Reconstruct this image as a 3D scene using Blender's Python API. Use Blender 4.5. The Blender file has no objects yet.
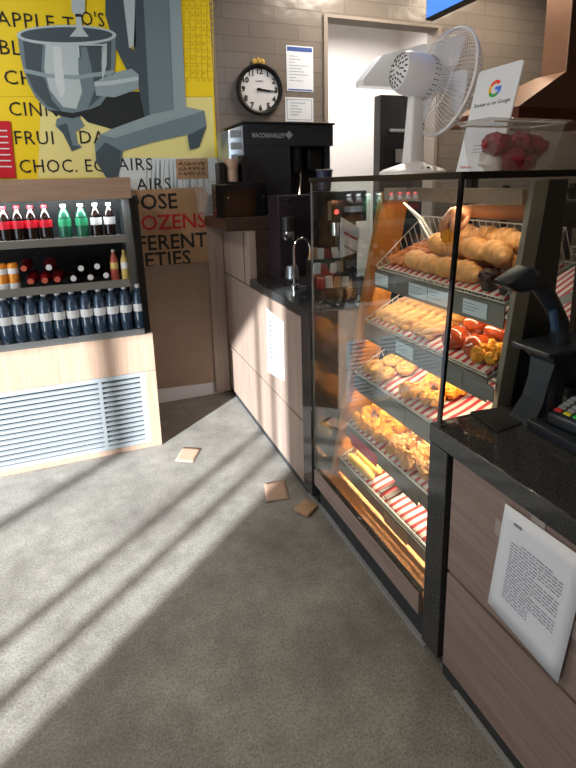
import bpy, bmesh, math, random
from math import sin, cos, pi, radians, sqrt
from mathutils import Vector, Matrix, noise
random.seed(7)
S = bpy.context.scene
COL = S.collection

# ------------------------------------------------------------ camera
H = 1.54
YAW, PIT, ROL = radians(21.367), radians(13.027), radians(1.407)
FPX, CX, CY = 511.9, 288.0, 300.8
fwd = Vector((sin(YAW)*cos(PIT), cos(YAW)*cos(PIT), -sin(PIT)))
r0 = Vector((cos(YAW), -sin(YAW), 0)); d0 = fwd.cross(r0)
rt = r0*cos(ROL) + d0*sin(ROL); dn = -r0*sin(ROL) + d0*cos(ROL)
cam_data = bpy.data.cameras.new('camera'); cam = bpy.data.objects.new('camera', cam_data); COL.objects.link(cam)
M = Matrix((rt, -dn, -fwd)).transposed().to_4x4(); M.translation = (0, 0, H)
cam.matrix_world = M
cam_data.sensor_fit = 'HORIZONTAL'; cam_data.sensor_width = 36; cam_data.lens = FPX/576*36
cam_data.shift_y = -(384-CY)/576; cam_data.clip_start = .02
S.camera = cam
S.view_settings.view_transform = 'Standard'; S.view_settings.look = 'None'
S.view_settings.exposure = 0.0; S.view_settings.gamma = 1; S.view_settings.use_curve_mapping = False

# ------------------------------------------------------------ light
W = bpy.data.worlds.new('daylight'); S.world = W; W.use_nodes = True
bg = W.node_tree.nodes['Background']; bg.inputs[0].default_value = (.74, .86, 1, 1); bg.inputs[1].default_value = 3.5
SUN_AZ, SUN_EL = radians(50.3), radians(24)
sd = bpy.data.lights.new('sun', 'SUN'); sd.energy = 16.5; sd.angle = radians(.9); sd.color = (.97, .985, 1)
sun = bpy.data.objects.new('sun', sd); COL.objects.link(sun)
sun.rotation_euler = Vector((sin(SUN_AZ)*cos(SUN_EL), cos(SUN_AZ)*cos(SUN_EL), -sin(SUN_EL))).to_track_quat('-Z', 'Y').to_euler()
def area(name, loc, direction, sx, sy, power, color):
    l = bpy.data.lights.new(name, 'AREA'); l.shape = 'RECTANGLE'; l.size = sx; l.size_y = sy; l.energy = power; l.color = color
    o = bpy.data.objects.new(name, l); COL.objects.link(o); o.location = loc
    o.rotation_euler = Vector(direction).to_track_quat('-Z', 'Y').to_euler(); return o
for x, y, p, c in ((-1.2, 2.2, 36, (1, .9, .8)), (.4, .3, 11, (1, .76, .5)), (1.9, 3.0, 26, (1, .88, .74)), (-3.5, .6, 20, (1, .88, .74)), (3.1, 3.0, 16, (1, .82, .62))):  # last lamp is an unseen fill, added to warm the right tile wall
    area('ceiling_and_fill_light', (x, y, 3.05), (0, 0, -1), .5, .5, p, c)
area('back_room_light', (2.6, 4.3, 3.0), (0, 0, -1), .8, .5, 48, (1, .95, .92))

# ------------------------------------------------------------ px helpers (photo pixel -> point on a real plane)
def ray(x, y): return rt*((x-CX)/FPX) + dn*((y-CY)/FPX) + fwd
def at(x, y, ax, v):
    d = ray(x, y); c = Vector((0, 0, H)); return c + d*((v-c[ax])/d[ax])

# ------------------------------------------------------------ materials
def lin(h):
    h = h.lstrip('#'); h = h if len(h) == 6 else ''.join(q*2 for q in h); c = [int(h[i:i+2], 16)/255 for i in (0, 2, 4)]
    return tuple(v/12.92 if v <= .04045 else ((v+.055)/1.055)**2.4 for v in c) + (1,)
MATS = {}
def nodes(name):
    m = bpy.data.materials.new(name); m.use_nodes = True
    return m, m.node_tree.nodes, m.node_tree.links, m.node_tree.nodes['Principled BSDF']
def pm(name, col, rough=.5, metal=0, emit=0, var=0, vscale=20, bump=0, spec=.5, trans=0, coat=0, sss=0):
    m, N, L, b = nodes(name); c = lin(col) if isinstance(col, str) else col
    b.inputs['Base Color'].default_value = c; b.inputs['Roughness'].default_value = rough; b.inputs['Metallic'].default_value = metal
    b.inputs['Specular IOR Level'].default_value = spec; b.inputs['Transmission Weight'].default_value = trans
    b.inputs['Coat Weight'].default_value = coat
    if sss: b.inputs['Subsurface Weight'].default_value = sss; b.inputs['Subsurface Radius'].default_value = (.02, .008, .004)
    if emit: b.inputs['Emission Color'].default_value = c; b.inputs['Emission Strength'].default_value = emit
    if var or bump:
        tc = N.new('ShaderNodeTexCoord'); nz = N.new('ShaderNodeTexNoise'); nz.inputs['Scale'].default_value = vscale; nz.inputs['Detail'].default_value = 5
        L.new(tc.outputs['Object'], nz.inputs['Vector'])
        if var:
            mx = N.new('ShaderNodeMix'); mx.data_type = 'RGBA'
            mx.inputs[6].default_value = tuple(max(0, v*(1-var)) for v in c[:3])+(1,); mx.inputs[7].default_value = tuple(min(1, v*(1+var)) for v in c[:3])+(1,)
            rp = N.new('ShaderNodeMapRange'); rp.inputs[1].default_value = .3; rp.inputs[2].default_value = .7
            L.new(nz.outputs['Fac'], rp.inputs[0]); L.new(rp.outputs[0], mx.inputs[0]); L.new(mx.outputs[2], b.inputs['Base Color'])
        if bump:
            bp = N.new('ShaderNodeBump'); bp.inputs['Strength'].default_value = bump; bp.inputs['Distance'].default_value = .004
            L.new(nz.outputs['Fac'], bp.inputs['Height']); L.new(bp.outputs[0], b.inputs['Normal'])
    MATS[name] = m; return m
def wood(name, a, b_, axis, rough=.45, sc=1.0, spec=.35):
    m, N, L, b = nodes(name)
    tc = N.new('ShaderNodeTexCoord'); mp = N.new('ShaderNodeMapping'); s = [60*sc]*3; s[axis] = 3*sc; mp.inputs['Scale'].default_value = s
    nz = N.new('ShaderNodeTexNoise'); nz.inputs['Scale'].default_value = 1; nz.inputs['Detail'].default_value = 6; nz.inputs['Roughness'].default_value = .65
    nz.inputs['Distortion'].default_value = .6
    L.new(tc.outputs['Object'], mp.inputs[0]); L.new(mp.outputs[0], nz.inputs[0])
    cr = N.new('ShaderNodeValToRGB'); cr.color_ramp.elements[0].position = .3; cr.color_ramp.elements[0].color = lin(a)
    cr.color_ramp.elements[1].position = .7; cr.color_ramp.elements[1].color = lin(b_)
    L.new(nz.outputs['Fac'], cr.inputs[0]); L.new(cr.outputs[0], b.inputs['Base Color'])
    b.inputs['Roughness'].default_value = rough; b.inputs['Specular IOR Level'].default_value = spec
    MATS[name] = m; return m
def glass(name, tint=(.93, .97, .96), boost=1.0, milk=0):
    m = bpy.data.materials.new(name); m.use_nodes = True; N, L = m.node_tree.nodes, m.node_tree.links; N.clear()
    o = N.new('ShaderNodeOutputMaterial'); mx = N.new('ShaderNodeMixShader'); t = N.new('ShaderNodeBsdfTransparent'); g = N.new('ShaderNodeBsdfGlossy')
    t.inputs[0].default_value = tuple(tint)+(1,); g.inputs['Roughness'].default_value = .01
    fr = N.new('ShaderNodeFresnel'); fr.inputs[0].default_value = 1.45; ml = N.new('ShaderNodeMath'); ml.operation = 'MULTIPLY'; ml.inputs[1].default_value = boost
    ge = N.new('ShaderNodeNewGeometry'); mr = N.new('ShaderNodeMapRange'); mr.inputs[3].default_value = 1.45; mr.inputs[4].default_value = 1/1.45
    L.new(ge.outputs['Backfacing'], mr.inputs[0]); L.new(mr.outputs[0], fr.inputs[0]); L.new(fr.outputs[0], ml.inputs[0]); L.new(ml.outputs[0], mx.inputs[0]); L.new(t.outputs[0], mx.inputs[1]); L.new(g.outputs[0], mx.inputs[2])
    if milk:
        df = N.new('ShaderNodeBsdfDiffuse'); df.inputs[0].default_value = (.85, .83, .82, 1); m2 = N.new('ShaderNodeMixShader'); m2.inputs[0].default_value = milk
        L.new(mx.outputs[0], m2.inputs[1]); L.new(df.outputs[0], m2.inputs[2]); L.new(m2.outputs[0], o.inputs[0])
    else: L.new(mx.outputs[0], o.inputs[0])
    MATS[name] = m; return m
def striped(name, a, b_, freq, axis=1, duty=.0):
    m, N, L, b = nodes(name); tc = N.new('ShaderNodeTexCoord'); sp = N.new('ShaderNodeSeparateXYZ'); L.new(tc.outputs['Object'], sp.inputs[0])
    mu = N.new('ShaderNodeMath'); mu.operation = 'MULTIPLY'; mu.inputs[1].default_value = freq*2*pi
    si = N.new('ShaderNodeMath'); si.operation = 'SINE'; gt = N.new('ShaderNodeMath'); gt.operation = 'GREATER_THAN'; gt.inputs[1].default_value = duty
    L.new(sp.outputs[axis], mu.inputs[0]); L.new(mu.outputs[0], si.inputs[0]); L.new(si.outputs[0], gt.inputs[0])
    mx = N.new('ShaderNodeMix'); mx.data_type = 'RGBA'; mx.inputs[6].default_value = lin(a); mx.inputs[7].default_value = lin(b_)
    L.new(gt.outputs[0], mx.inputs[0]); L.new(mx.outputs[2], b.inputs['Base Color']); b.inputs['Roughness'].default_value = .7
    MATS[name] = m; return m
def floor_mat():
    m, N, L, b = nodes('polished_concrete'); tc = N.new('ShaderNodeTexCoord')
    n1 = N.new('ShaderNodeTexNoise'); n1.inputs['Scale'].default_value = 2.2; n1.inputs['Detail'].default_value = 8; n1.inputs['Roughness'].default_value = .65
    n2 = N.new('ShaderNodeTexNoise'); n2.inputs['Scale'].default_value = 130; n2.inputs['Detail'].default_value = 4
    n3 = N.new('ShaderNodeTexNoise'); n3.inputs['Scale'].default_value = 14; n3.inputs['Detail'].default_value = 6; n3.inputs['Roughness'].default_value = .7
    for n in (n1, n2, n3): L.new(tc.outputs['Object'], n.inputs['Vector'])
    c1 = N.new('ShaderNodeValToRGB'); c1.color_ramp.elements[0].position = .32; c1.color_ramp.elements[0].color = lin('#767470'); c1.color_ramp.elements[1].position = .7; c1.color_ramp.elements[1].color = lin('#a3a29c')
    L.new(n1.outputs['Fac'], c1.inputs[0])
    c2 = N.new('ShaderNodeValToRGB'); c2.color_ramp.elements[0].position = .3; c2.color_ramp.elements[0].color = (.38, .38, .37, 1); c2.color_ramp.elements[1].position = .62; c2.color_ramp.elements[1].color = (1, 1, 1, 1)
    L.new(n2.outputs['Fac'], c2.inputs[0])
    c3 = N.new('ShaderNodeValToRGB'); c3.color_ramp.elements[0].position = .3; c3.color_ramp.elements[0].color = (.75, .75, .74, 1); c3.color_ramp.elements[1].position = .7; c3.color_ramp.elements[1].color = (1.1, 1.1, 1.1, 1)
    L.new(n3.outputs['Fac'], c3.inputs[0])
    x1 = N.new('ShaderNodeMix'); x1.data_type = 'RGBA'; x1.blend_type = 'MULTIPLY'; x1.inputs[0].default_value = .75
    x2 = N.new('ShaderNodeMix'); x2.data_type = 'RGBA'; x2.blend_type = 'MULTIPLY'; x2.inputs[0].default_value = 1
    L.new(c1.outputs[0], x1.inputs[6]); L.new(c2.outputs[0], x1.inputs[7]); L.new(x1.outputs[2], x2.inputs[6]); L.new(c3.outputs[0], x2.inputs[7])
    L.new(x2.outputs[2], b.inputs['Base Color'])
    rr = N.new('ShaderNodeMapRange'); rr.inputs[3].default_value = .38; rr.inputs[4].default_value = .62; L.new(n3.outputs['Fac'], rr.inputs[0]); L.new(rr.outputs[0], b.inputs['Roughness'])
    bp = N.new('ShaderNodeBump'); bp.inputs['Strength'].default_value = .25; bp.inputs['Distance'].default_value = .002; L.new(n2.outputs['Fac'], bp.inputs['Height']); L.new(bp.outputs[0], b.inputs['Normal'])
    return m
def tile_mat(name, a, b_, mort):
    m, N, L, b = nodes(name); tc = N.new('ShaderNodeTexCoord'); mp = N.new('ShaderNodeMapping'); mp.inputs['Rotation'].default_value = (radians(90), 0, 0)
    mp.inputs['Location'].default_value = (.1, .02, 0)
    br = N.new('ShaderNodeTexBrick'); br.inputs['Scale'].default_value = 1; br.inputs['Brick Width'].default_value = .36; br.inputs['Row Height'].default_value = .10
    br.inputs['Mortar Size'].default_value = .003; br.inputs['Color1'].default_value = lin(a); br.inputs['Color2'].default_value = lin(b_); br.inputs['Mortar'].default_value = lin(mort)
    # x,z plane -> brick uv
    sp = N.new('ShaderNodeSeparateXYZ'); cb = N.new('ShaderNodeCombineXYZ'); L.new(tc.outputs['Object'], sp.inputs[0]); L.new(sp.outputs[0], cb.inputs[0]); L.new(sp.outputs[2], cb.inputs[1])
    L.new(cb.outputs[0], br.inputs['Vector']); L.new(br.outputs['Color'], b.inputs['Base Color']); b.inputs['Roughness'].default_value = .22
    nz = N.new('ShaderNodeTexNoise'); nz.inputs['Scale'].default_value = 9; L.new(tc.outputs['Object'], nz.inputs['Vector'])
    bp = N.new('ShaderNodeBump'); bp.inputs['Strength'].default_value = .5; bp.inputs['Distance'].default_value = .01
    ad = N.new('ShaderNodeMath'); ad.operation = 'MULTIPLY_ADD'; ad.inputs[1].default_value = -.6; L.new(br.outputs['Fac'], ad.inputs[0]); L.new(nz.outputs['Fac'], ad.inputs[2])
    L.new(ad.outputs[0], bp.inputs['Height']); L.new(bp.outputs[0], b.inputs['Normal'])
    return m
m_floor = floor_mat(); m_tile = tile_mat('glazed_tile', '#827a73', '#7a726b', '#6f6761')
m_plaster = pm('plaster', '#8f857b', .8, var=.05, vscale=3); m_ceil = pm('ceiling_paint', '#8e8a84', .9); m_white = pm('white_paint', '#e6e1dc', .6)
m_skirt = pm('skirting_paint', '#cfcfd4', .45)
m_oak = wood('pale_oak_laminate', '#9e8573', '#b19885', 2, .5); m_oakh = wood('header_oak', '#8d7462', '#a08672', 0, .5)
m_taupe = wood('taupe_laminate', '#7d6c66', '#988780', 1, .5, .8); m_taupe_far = wood('taupe_laminate_upright', '#83736a', '#9b897c', 2, .5, .5)
m_ledgew = wood('dark_walnut_ledge', '#2e231d', '#43332a', 0, .35)
m_case_wood = wood('case_side_oak', '#a4672c', '#b87a3a', 2, .45)
m_granite = pm('black_stone', '#343638', .09, var=.35, vscale=160, spec=.5); m_black = pm('black_plastic', '#101113', .4); m_blackg = pm('black_gloss', '#0a0b0d', .15)
m_darkgrey = pm('dark_grey_metal', '#2e3033', .4, .3); m_scan = pm('graphite_plastic', '#252c35', .35, var=.1, vscale=60); m_steel = pm('brushed_steel', '#b4bcc0', .3, .9, var=.05, vscale=40)
m_grille = pm('silver_paint', '#a9b2b8', .4, .35); m_chrome = pm('chrome', '#d8dadc', .1, 1); m_wire = pm('steel_wire', '#e6e2da', .3, .5)
m_shelf = pm('grey_shelf_metal', '#77756f', .45, .3); m_bracket = pm('grey_bracket', '#877f74', .75); m_plinth = pm('dark_plinth', '#2a2d31', .55)
m_inner = pm('cooler_interior', '#23272a', .35, .2); m_paper = pm('white_paper', '#dfe6f0', .75); m_print = pm('printed_ink', '#828898', .8); m_ink = pm('black_ink', '#141312', .7)
m_red = pm('red_ink', '#b01820', .6); m_kraft = pm('kraft_card', '#a88768', .85, var=.08, vscale=25); m_board = pm('brown_board', '#8a7766', .8, var=.06, vscale=6)
m_kraft_l = pm('light_kraft', '#ab907c', .8, var=.06, vscale=30); m_yellow = pm('poster_yellow', '#f2d51a', .45); m_pale = pm('poster_pale_yellow', '#e9e296', .45); m_posterw = pm('poster_white', '#cfdade', .45)
m_yellow2 = pm('poster_deep_yellow', '#d8bd10', .5)
m_caulk = pm('pale_sealant', '#8c9092', .7); m_tape = pm('clear_tape', '#a59c96', .25)
m_glass = glass('clear_glass', (.94, .97, .96), 1.25); m_plastic_clear = glass('clear_plastic', (.93, .93, .93), 1.3, .1); m_wateb = pm('water_bottle_plastic', '#34495f', .12, var=.5, vscale=45, coat=.5)
m_led = pm('led_warm', (1, .72, .38, 1), .5, emit=16); m_price = pm('price_card', '#cbd4da', .6); m_pink = pm('pink_card', '#d23a52', .6)
m_fan = pm('fan_white', '#e4e5ea', .35); m_fang = pm('fan_grey', '#3a3c44', .6); m_blade = pm('fan_blade', '#d5d8e0', .3)
m_screen = pm('screen_blue', (.06, .2, .62, 1), .3, emit=1.3); m_screenw = pm('screen_white', (.8, .9, 1, 1), .3, emit=1.0)
m_hood = pm('hood_steel_warm', '#8d6a55', .35, .5, var=.06, vscale=5); m_hoodr = pm('hood_rim', '#6b3a2e', .4, .3)
m_stripe = striped('red_white_paper', '#e0d2c6', '#bb2c34', 27, 1, .15)
m_bread = pm('golden_pastry', '#cf965a', .6, var=.3, vscale=30, bump=.5); m_twist = pm('twist_crust', '#c08c4a', .55, var=.35, vscale=40, bump=.4); m_brown = pm('browned_pastry', '#b5672a', .45, var=.4, vscale=30, bump=.4); m_cheese = pm('cheese_pastry', '#dd9426', .5, var=.35, vscale=34, bump=.7)
m_bun = pm('pale_bun', '#e0b055', .45, var=.22, vscale=18); m_bunb = pm('bun_side', '#f0dcae', .6); m_glaze = pm('glazed_bun', '#a8421c', .2, var=.35, vscale=18, coat=.5)
m_choc = pm('dark_chocolate', '#2b130f', .35, var=.4, vscale=50, bump=.6); m_straw = pm('red_glaze', '#c81c3a', .2, var=.3, vscale=30)
m_skin = pm('skin', '#b97a56', .5, var=.08, vscale=40, sss=.08); m_shirt = pm('black_shirt', '#15151a', .85, var=.2, vscale=60); m_trouser = pm('dark_trousers', '#1c1d22', .85); m_hair = pm('dark_hair', '#1a120e', .6, var=.3, vscale=90)
m_cola = pm('cola_liquid', '#170a07', .12, coat=.4); m_green = pm('green_bottle', '#1d5a44', .15, coat=.4); m_redbody = pm('dark_red_bottle', '#6e1018', .3); m_redl = pm('red_label', '#c4172a', .4); m_greenl = pm('green_label', '#2f9a6c', .4); m_whitel = pm('white_label', '#dfe2e4', .5)
m_redcap = pm('red_cap', '#b81522', .4); m_greencap = pm('green_cap', '#c9d8cf', .4); m_silvercap = pm('pale_cap', '#cfd2d4', .4); m_blackcap = pm('black_cap', '#111111', .4)
m_orange = pm('orange_can', '#e0902c', .35, .2); m_lemon = pm('lemon_juice', '#d8c070', .25); m_pinkj = pm('pink_juice', '#b85a4a', .25); m_gold = pm('gold_cap', '#c2a04a', .4)
m_navy = pm('navy_cup', '#26304e', .4); m_redled = pm('red_led', (1, .05, .04, 1), .4, emit=5); m_keylit = pm('key_grey', '#9aa2ac', .4)
m_coffee = pm('coffee_machine_panel', '#33363a', .35, .3); m_purple = pm('plum_panel', '#2b2329', .35); m_clockf = pm('clock_face', '#dfe0e4', .5)
m_mix1 = pm('print_grey', '#8fa3ab', .5); m_mix2 = pm('print_dark', '#42525b', .5); m_mix3 = pm('print_light', '#b9c9cd', .5); m_mix4 = pm('print_mid', '#6d828c', .5); m_mix5 = pm('print_black', '#1d252a', .5)
m_blue = pm('blue_header', '#2c4f9a', .6); m_gb = pm('logo_blue', '#4285f4', .5); m_gr = pm('logo_red', '#ea4335', .5); m_gy = pm('logo_yellow', '#fbbc05', .5); m_gg = pm('logo_green', '#34a853', .5)
m_berry = pm('red_wrapper', '#8a2430', .4, var=.4, vscale=40); m_foil = pm('white_wrapper', '#dcd6d6', .35); m_key = [pm('key_red', '#c33', .5), pm('key_yellow', '#cc3', .5), pm('key_green', '#3b5', .5)]

# ------------------------------------------------------------ mesh builder
def basis(d):
    d = Vector(d).normalized(); a = Vector((0, 0, 1)) if abs(d.z) < .9 else Vector((1, 0, 0))
    u = d.cross(a).normalized(); return u, d.cross(u).normalized()
class MB:
    def __init__(s): s.bm = bmesh.new(); s.mi = 0
    def _f(s, vs):
        try: f = s.bm.faces.new(vs); f.material_index = s.mi; return f
        except ValueError: return None
    def hexa(s, c8, bev=0, seg=2):
        v = [s.bm.verts.new(c) for c in c8]
        fs = [s._f([v[i] for i in q]) for q in ((0, 3, 2, 1), (4, 5, 6, 7), (0, 1, 5, 4), (1, 2, 6, 5), (2, 3, 7, 6), (3, 0, 4, 7))]
        if bev:
            es = list({e for f in fs for e in f.edges})
            r = bmesh.ops.bevel(s.bm, geom=es, offset=bev, segments=seg, affect='EDGES', profile=.5)
            for f in r['faces']: f.material_index = s.mi
        return s
    def box(s, x0, x1, y0, y1, z0, z1, bev=0, seg=2):
        if x0 > x1: x0, x1 = x1, x0
        if y0 > y1: y0, y1 = y1, y0
        if z0 > z1: z0, z1 = z1, z0
        return s.hexa([(x0, y0, z0), (x1, y0, z0), (x1, y1, z0), (x0, y1, z0), (x0, y0, z1), (x1, y0, z1), (x1, y1, z1), (x0, y1, z1)], bev, seg)
    def prism(s, pts, vec):
        vec = Vector(vec); a = [s.bm.verts.new(Vector(p)) for p in pts]; b = [s.bm.verts.new(Vector(p)+vec) for p in pts]
        n = len(pts); s._f(a[::-1]); s._f(b)
        for i in range(n): s._f([a[i], a[(i+1) % n], b[(i+1) % n], b[i]])
        return s
    def tube(s, pts, r, n=8, closed=False):
        pts = [Vector(p) for p in pts]; m = len(pts); rs = r if isinstance(r, (list, tuple)) else [r]*m
        rings = []; u = None
        for i, p in enumerate(pts):
            if closed: t = pts[(i+1) % m]-pts[i-1]
            else: t = pts[min(i+1, m-1)]-pts[max(i-1, 0)]
            t = t.normalized() if t.length > 1e-9 else Vector((0, 0, 1))
            if u is None: u, v = basis(t)
            else:
                u = (u-t*u.dot(t)); u = u.normalized() if u.length > 1e-6 else basis(t)[0]
            v = t.cross(u)
            rings.append([s.bm.verts.new(p+(u*cos(2*pi*k/n)+v*sin(2*pi*k/n))*rs[i]) for k in range(n)])
        for i in range(m if closed else m-1):
            a, b = rings[i], rings[(i+1) % m]
            for k in range(n): s._f([a[k], a[(k+1) % n], b[(k+1) % n], b[k]])
        if not closed: s._f(rings[0][::-1]); s._f(rings[-1])
        return s
    def lathe(s, prof, c=(0, 0, 0), n=24, axis=(0, 0, 1), sx=1, sy=1, cap=True):
        c = Vector(c); d = Vector(axis).normalized(); u, v = (Vector((1, 0, 0)), Vector((0, 1, 0))) if abs(d.z) > .999 else basis(d)
        rings = []
        for r, z in prof:
            if r < 1e-6: rings.append([s.bm.verts.new(c+d*z)])
            else: rings.append([s.bm.verts.new(c+d*z+u*(cos(2*pi*k/n)*r*sx)+v*(sin(2*pi*k/n)*r*sy)) for k in range(n)])
        for a, b in zip(rings, rings[1:]):
            for k in range(n):
                k2 = (k+1) % n
                if len(a) == 1 and len(b) == 1: continue
                if len(a) == 1: s._f([a[0], b[k2], b[k]])
                elif len(b) == 1: s._f([a[k], a[k2], b[0]])
                else: s._f([a[k], a[k2], b[k2], b[k]])
        if cap and len(rings[0]) > 1: s._f(rings[0][::-1])
        if cap and len(rings[-1]) > 1: s._f(rings[-1])
        return s
    def blob(s, c, rad, amp=0, fr=3, sub=3, seed=0, flat=None):
        r = bmesh.ops.create_icosphere(s.bm, subdivisions=sub, radius=1); c = Vector(c)
        for v in r['verts']:
            p = v.co.copy(); k = 1+amp*noise.noise(p*fr+Vector((seed*7.3, seed*3.1, 0)))
            q = Vector((p.x*rad[0]*k, p.y*rad[1]*k, p.z*rad[2]*k))
            if flat is not None: q.z = max(q.z, flat)
            v.co = c+q
            for f in v.link_faces: f.material_index = s.mi
        return s
    def grid(s, fn, nu, nv, th=0):
        vs = [[s.bm.verts.new(Vector(fn(i/nu, j/nv))) for j in range(nv+1)] for i in range(nu+1)]
        for i in range(nu):
            for j in range(nv): s._f([vs[i][j], vs[i+1][j], vs[i+1][j+1], vs[i][j+1]])
        return s
    def build(s, name, mats, parent=None, smooth=30, label=None, solid=0):
        bm = s.bm; bmesh.ops.remove_doubles(bm, verts=bm.verts, dist=1e-6) if len(bm.verts) < 6000 else None
        bmesh.ops.recalc_face_normals(bm, faces=bm.faces)
        root = parent
        while root is not None and root.parent is not None: root = root.parent
        if root is not None: off = Vector((0, 0, 0)) if root.get('_loc') else root.location.copy()
        else:
            xs = [v.co for v in bm.verts]; off = Vector((sum(((min if f == 0 else max)(p[a] for p in xs) for f in (0, 1)))/2 if a < 2 else min(p[2] for p in xs) for a in range(3)))
        for v in bm.verts: v.co -= off
        me = bpy.data.meshes.new(name); bm.to_mesh(me); bm.free()
        for m in (mats if isinstance(mats, (list, tuple)) else [mats]): me.materials.append(m)
        if smooth:
            for p in me.polygons: p.use_smooth = True
            me.set_sharp_from_angle(angle=radians(smooth))
        o = bpy.data.objects.new(name, me); COL.objects.link(o)
        if parent is not None: o.parent = parent
        else: o.location = off
        if solid:
            md = o.modifiers.new('solid', 'SOLIDIFY'); md.thickness = solid; md.offset = 0
        if label: o['label'] = label
        return o
def tag(o, label, cat, group=None, kind=None):
    o['label'] = label; o['category'] = cat
    if group: o['group'] = group
    if kind: o['kind'] = kind
    return o
def thing(name, label, cat, loc, group=None, local=False, rotz=0):
    o = bpy.data.objects.new(name, None); o.empty_display_size = .05; COL.objects.link(o); o.location = loc; o.rotation_euler = (0, 0, rotz)
    if local: o['_loc'] = 1
    return tag(o, label, cat, group)
def struct(name, mb, m, smooth=0):
    o = mb.build(name, m, None, smooth); o['kind'] = 'structure'; return o
def copy_tree(o, parent=None):
    c = o.copy(); COL.objects.link(c)
    if parent is not None: c.parent = parent
    for ch in list(o.children): copy_tree(ch, c)
    return c
_dep = None
def text(s, size, o, right, up, m, parent, name='lettering', align='LEFT', ext=.0006, wid=1.0, space=1.0, bold=0):
    cu = bpy.data.curves.new('t', 'FONT'); cu.body = s; cu.size = size; cu.align_x = align; cu.space_character = space; cu.extrude = ext; cu.offset = bold; cu.resolution_u = 2
    ob = bpy.data.objects.new('t', cu); COL.objects.link(ob)
    bpy.context.view_layer.update()
    me = bpy.data.meshes.new_from_object(ob.evaluated_get(bpy.context.evaluated_depsgraph_get()))
    bpy.data.objects.remove(ob); bpy.data.curves.remove(cu)
    r = Vector(right).normalized(); u = Vector(up).normalized(); n = r.cross(u); o = Vector(o)
    root = parent
    while root.parent is not None: root = root.parent
    off = Vector((0, 0, 0)) if root.get('_loc') else root.location
    for v in me.vertices: v.co = o + r*(v.co.x*wid) + u*v.co.y + n*v.co.z - off
    me.materials.clear(); me.materials.append(m); me.name = name
    t = bpy.data.objects.new(name, me); COL.objects.link(t); t.parent = parent; return t
def lines(mb, o, right, up, w, n, dy, h, rnd, wmin=.75):
    """rows of printed words: n rows of little bars, downwards from o"""
    r = Vector(right).normalized(); u = Vector(up).normalized(); nn = r.cross(u)*.0004; o = Vector(o)
    for i in range(n):
        x = 0; L = w*rnd.uniform(wmin, 1); y = -i*dy
        while x < L:
            l = min(rnd.uniform(.08, .2)*w*.6, L-x)
            a = o+r*x+u*y
            mb.prism([a, a+r*l, a+r*l+u*h, a+u*h], nn); x += l+w*.02

# ------------------------------------------------------------ room shell
CE = 3.36; FX = .903; WY = 3.58
struct('floor', MB().box(-9.2, 5, -.7, 5.6, -.1, 0), m_floor)
struct('ceiling', MB().box(-9.2, 5, -.7, 5.6, CE, CE+.1), m_ceil)
DX0, DX1, DZ = 1.745, 2.69, 2.665
w = MB(); w.box(-9.2, .93, WY, WY+.12, 0, CE)
struct('wall_far_left', w, m_plaster)
w = MB(); w.box(.93, DX0-.03, WY, WY+.12, 0, CE).box(DX1+.03, 5, WY, WY+.12, 0, CE).box(DX0-.03, DX1+.03, WY, WY+.12, DZ+.02, CE)
struct('wall_far', w, m_tile)
struct('wall_right', MB().box(4.9, 5, -.7, 5.6, 0, CE), m_plaster)
struct('wall_left', MB().box(-9.2, -9.1, -.7, 3.7, 0, CE), m_plaster)
# street front behind the camera: solid right of the window band, mullions inside it
SY = -.6; JX = -2.68
w = MB()
w.box(JX, 5, SY-.1, SY, 0, CE).box(-9.2, JX, SY-.1, SY, 3.26, CE)
struct('wall_street', w, m_plaster)
w = MB()
for x, t in ((-2.96, .045), (-3.27, .045), (-4.24, .09), (-6.2, .09)): w.box(x-t/2, x+t/2, SY-.04, SY-.01, 0, 3.26)
w.box(-9.1, JX, SY-.1, SY, 0, .04)
struct('window_1', w, m_darkgrey)
sk = MB(); sk.box(-1.2, .86, WY-.02, WY-.0005, 0, .115, .004); struct('baseboard_far', sk, m_skirt)
# back room seen through the doorway
w = MB(); w.box(DX0-.5, 4.9, 5.2, 5.3, 0, CE).box(3.42, 3.5, WY+.12, 5.2, 0, CE).box(DX0-.5, DX0-.4, WY+.12, 5.2, 0, CE)
struct('wall_back_room', w, m_white)
t = MB(); t.box(DX0-.0295, DX0, WY-.02, WY+.119, 0, DZ).box(DX1, DX1+.0295, WY-.02, WY+.119, 0, DZ).box(DX0-.0295, DX1+.0295, WY-.02, WY+.119, DZ, DZ+.0195)
struct('trim_1', t, m_plaster)

# ------------------------------------------------------------ poster wall
PY = WY-.016
def P(x, y, k=0): return at(x, y, 1, PY-.0008*k)
po = thing('bakery_poster', 'big yellow wall poster of a grey stand mixer and pastry names above the fridge', 'poster', (.1, PY, 1.5))
XL, ZT = -.95, 3.05
tr, br_ = P(207, -35), P(219, 190)
MB().prism([(XL, PY, 1.5), (br_.x, PY, 1.5), (tr.x, PY, ZT), (XL, PY, ZT)], (0, .0155, 0)).build('backing', m_yellow, po, 0)
k = 0
def pshape(name, pts, m, lay, parent=po):
    return MB().prism([P(x, y, lay) for x, y in pts], (0, .0007, 0)).build(name, m, parent, 0)
def z1(pts): return [(x/2.618, y/2.618) for x, y in pts]
pshape('pale_panel', [(41, 97), (212.5, 97), (216, 176), (38, 178)], m_pale, 1)
pshape('white_corner', [(118, 158), (217, 158), (219, 195), (120, 195)], m_posterw, 2)
MB().prism([P(-40, 96, 1), P(213, 96, 1), P(213, 97.2, 1), P(-40, 97.2, 1)], (0, .0006, 0)).build('seam', m_yellow2, po, 0)
g = MB()
for i in range(7):
    x = 178+i*5.6; g.prism([P(x, -25, 2), P(x+.7, -25, 2), P(x+.9+i*.25, 78, 2), P(x+.2+i*.25, 78, 2)], (0, .0006, 0))
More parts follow.
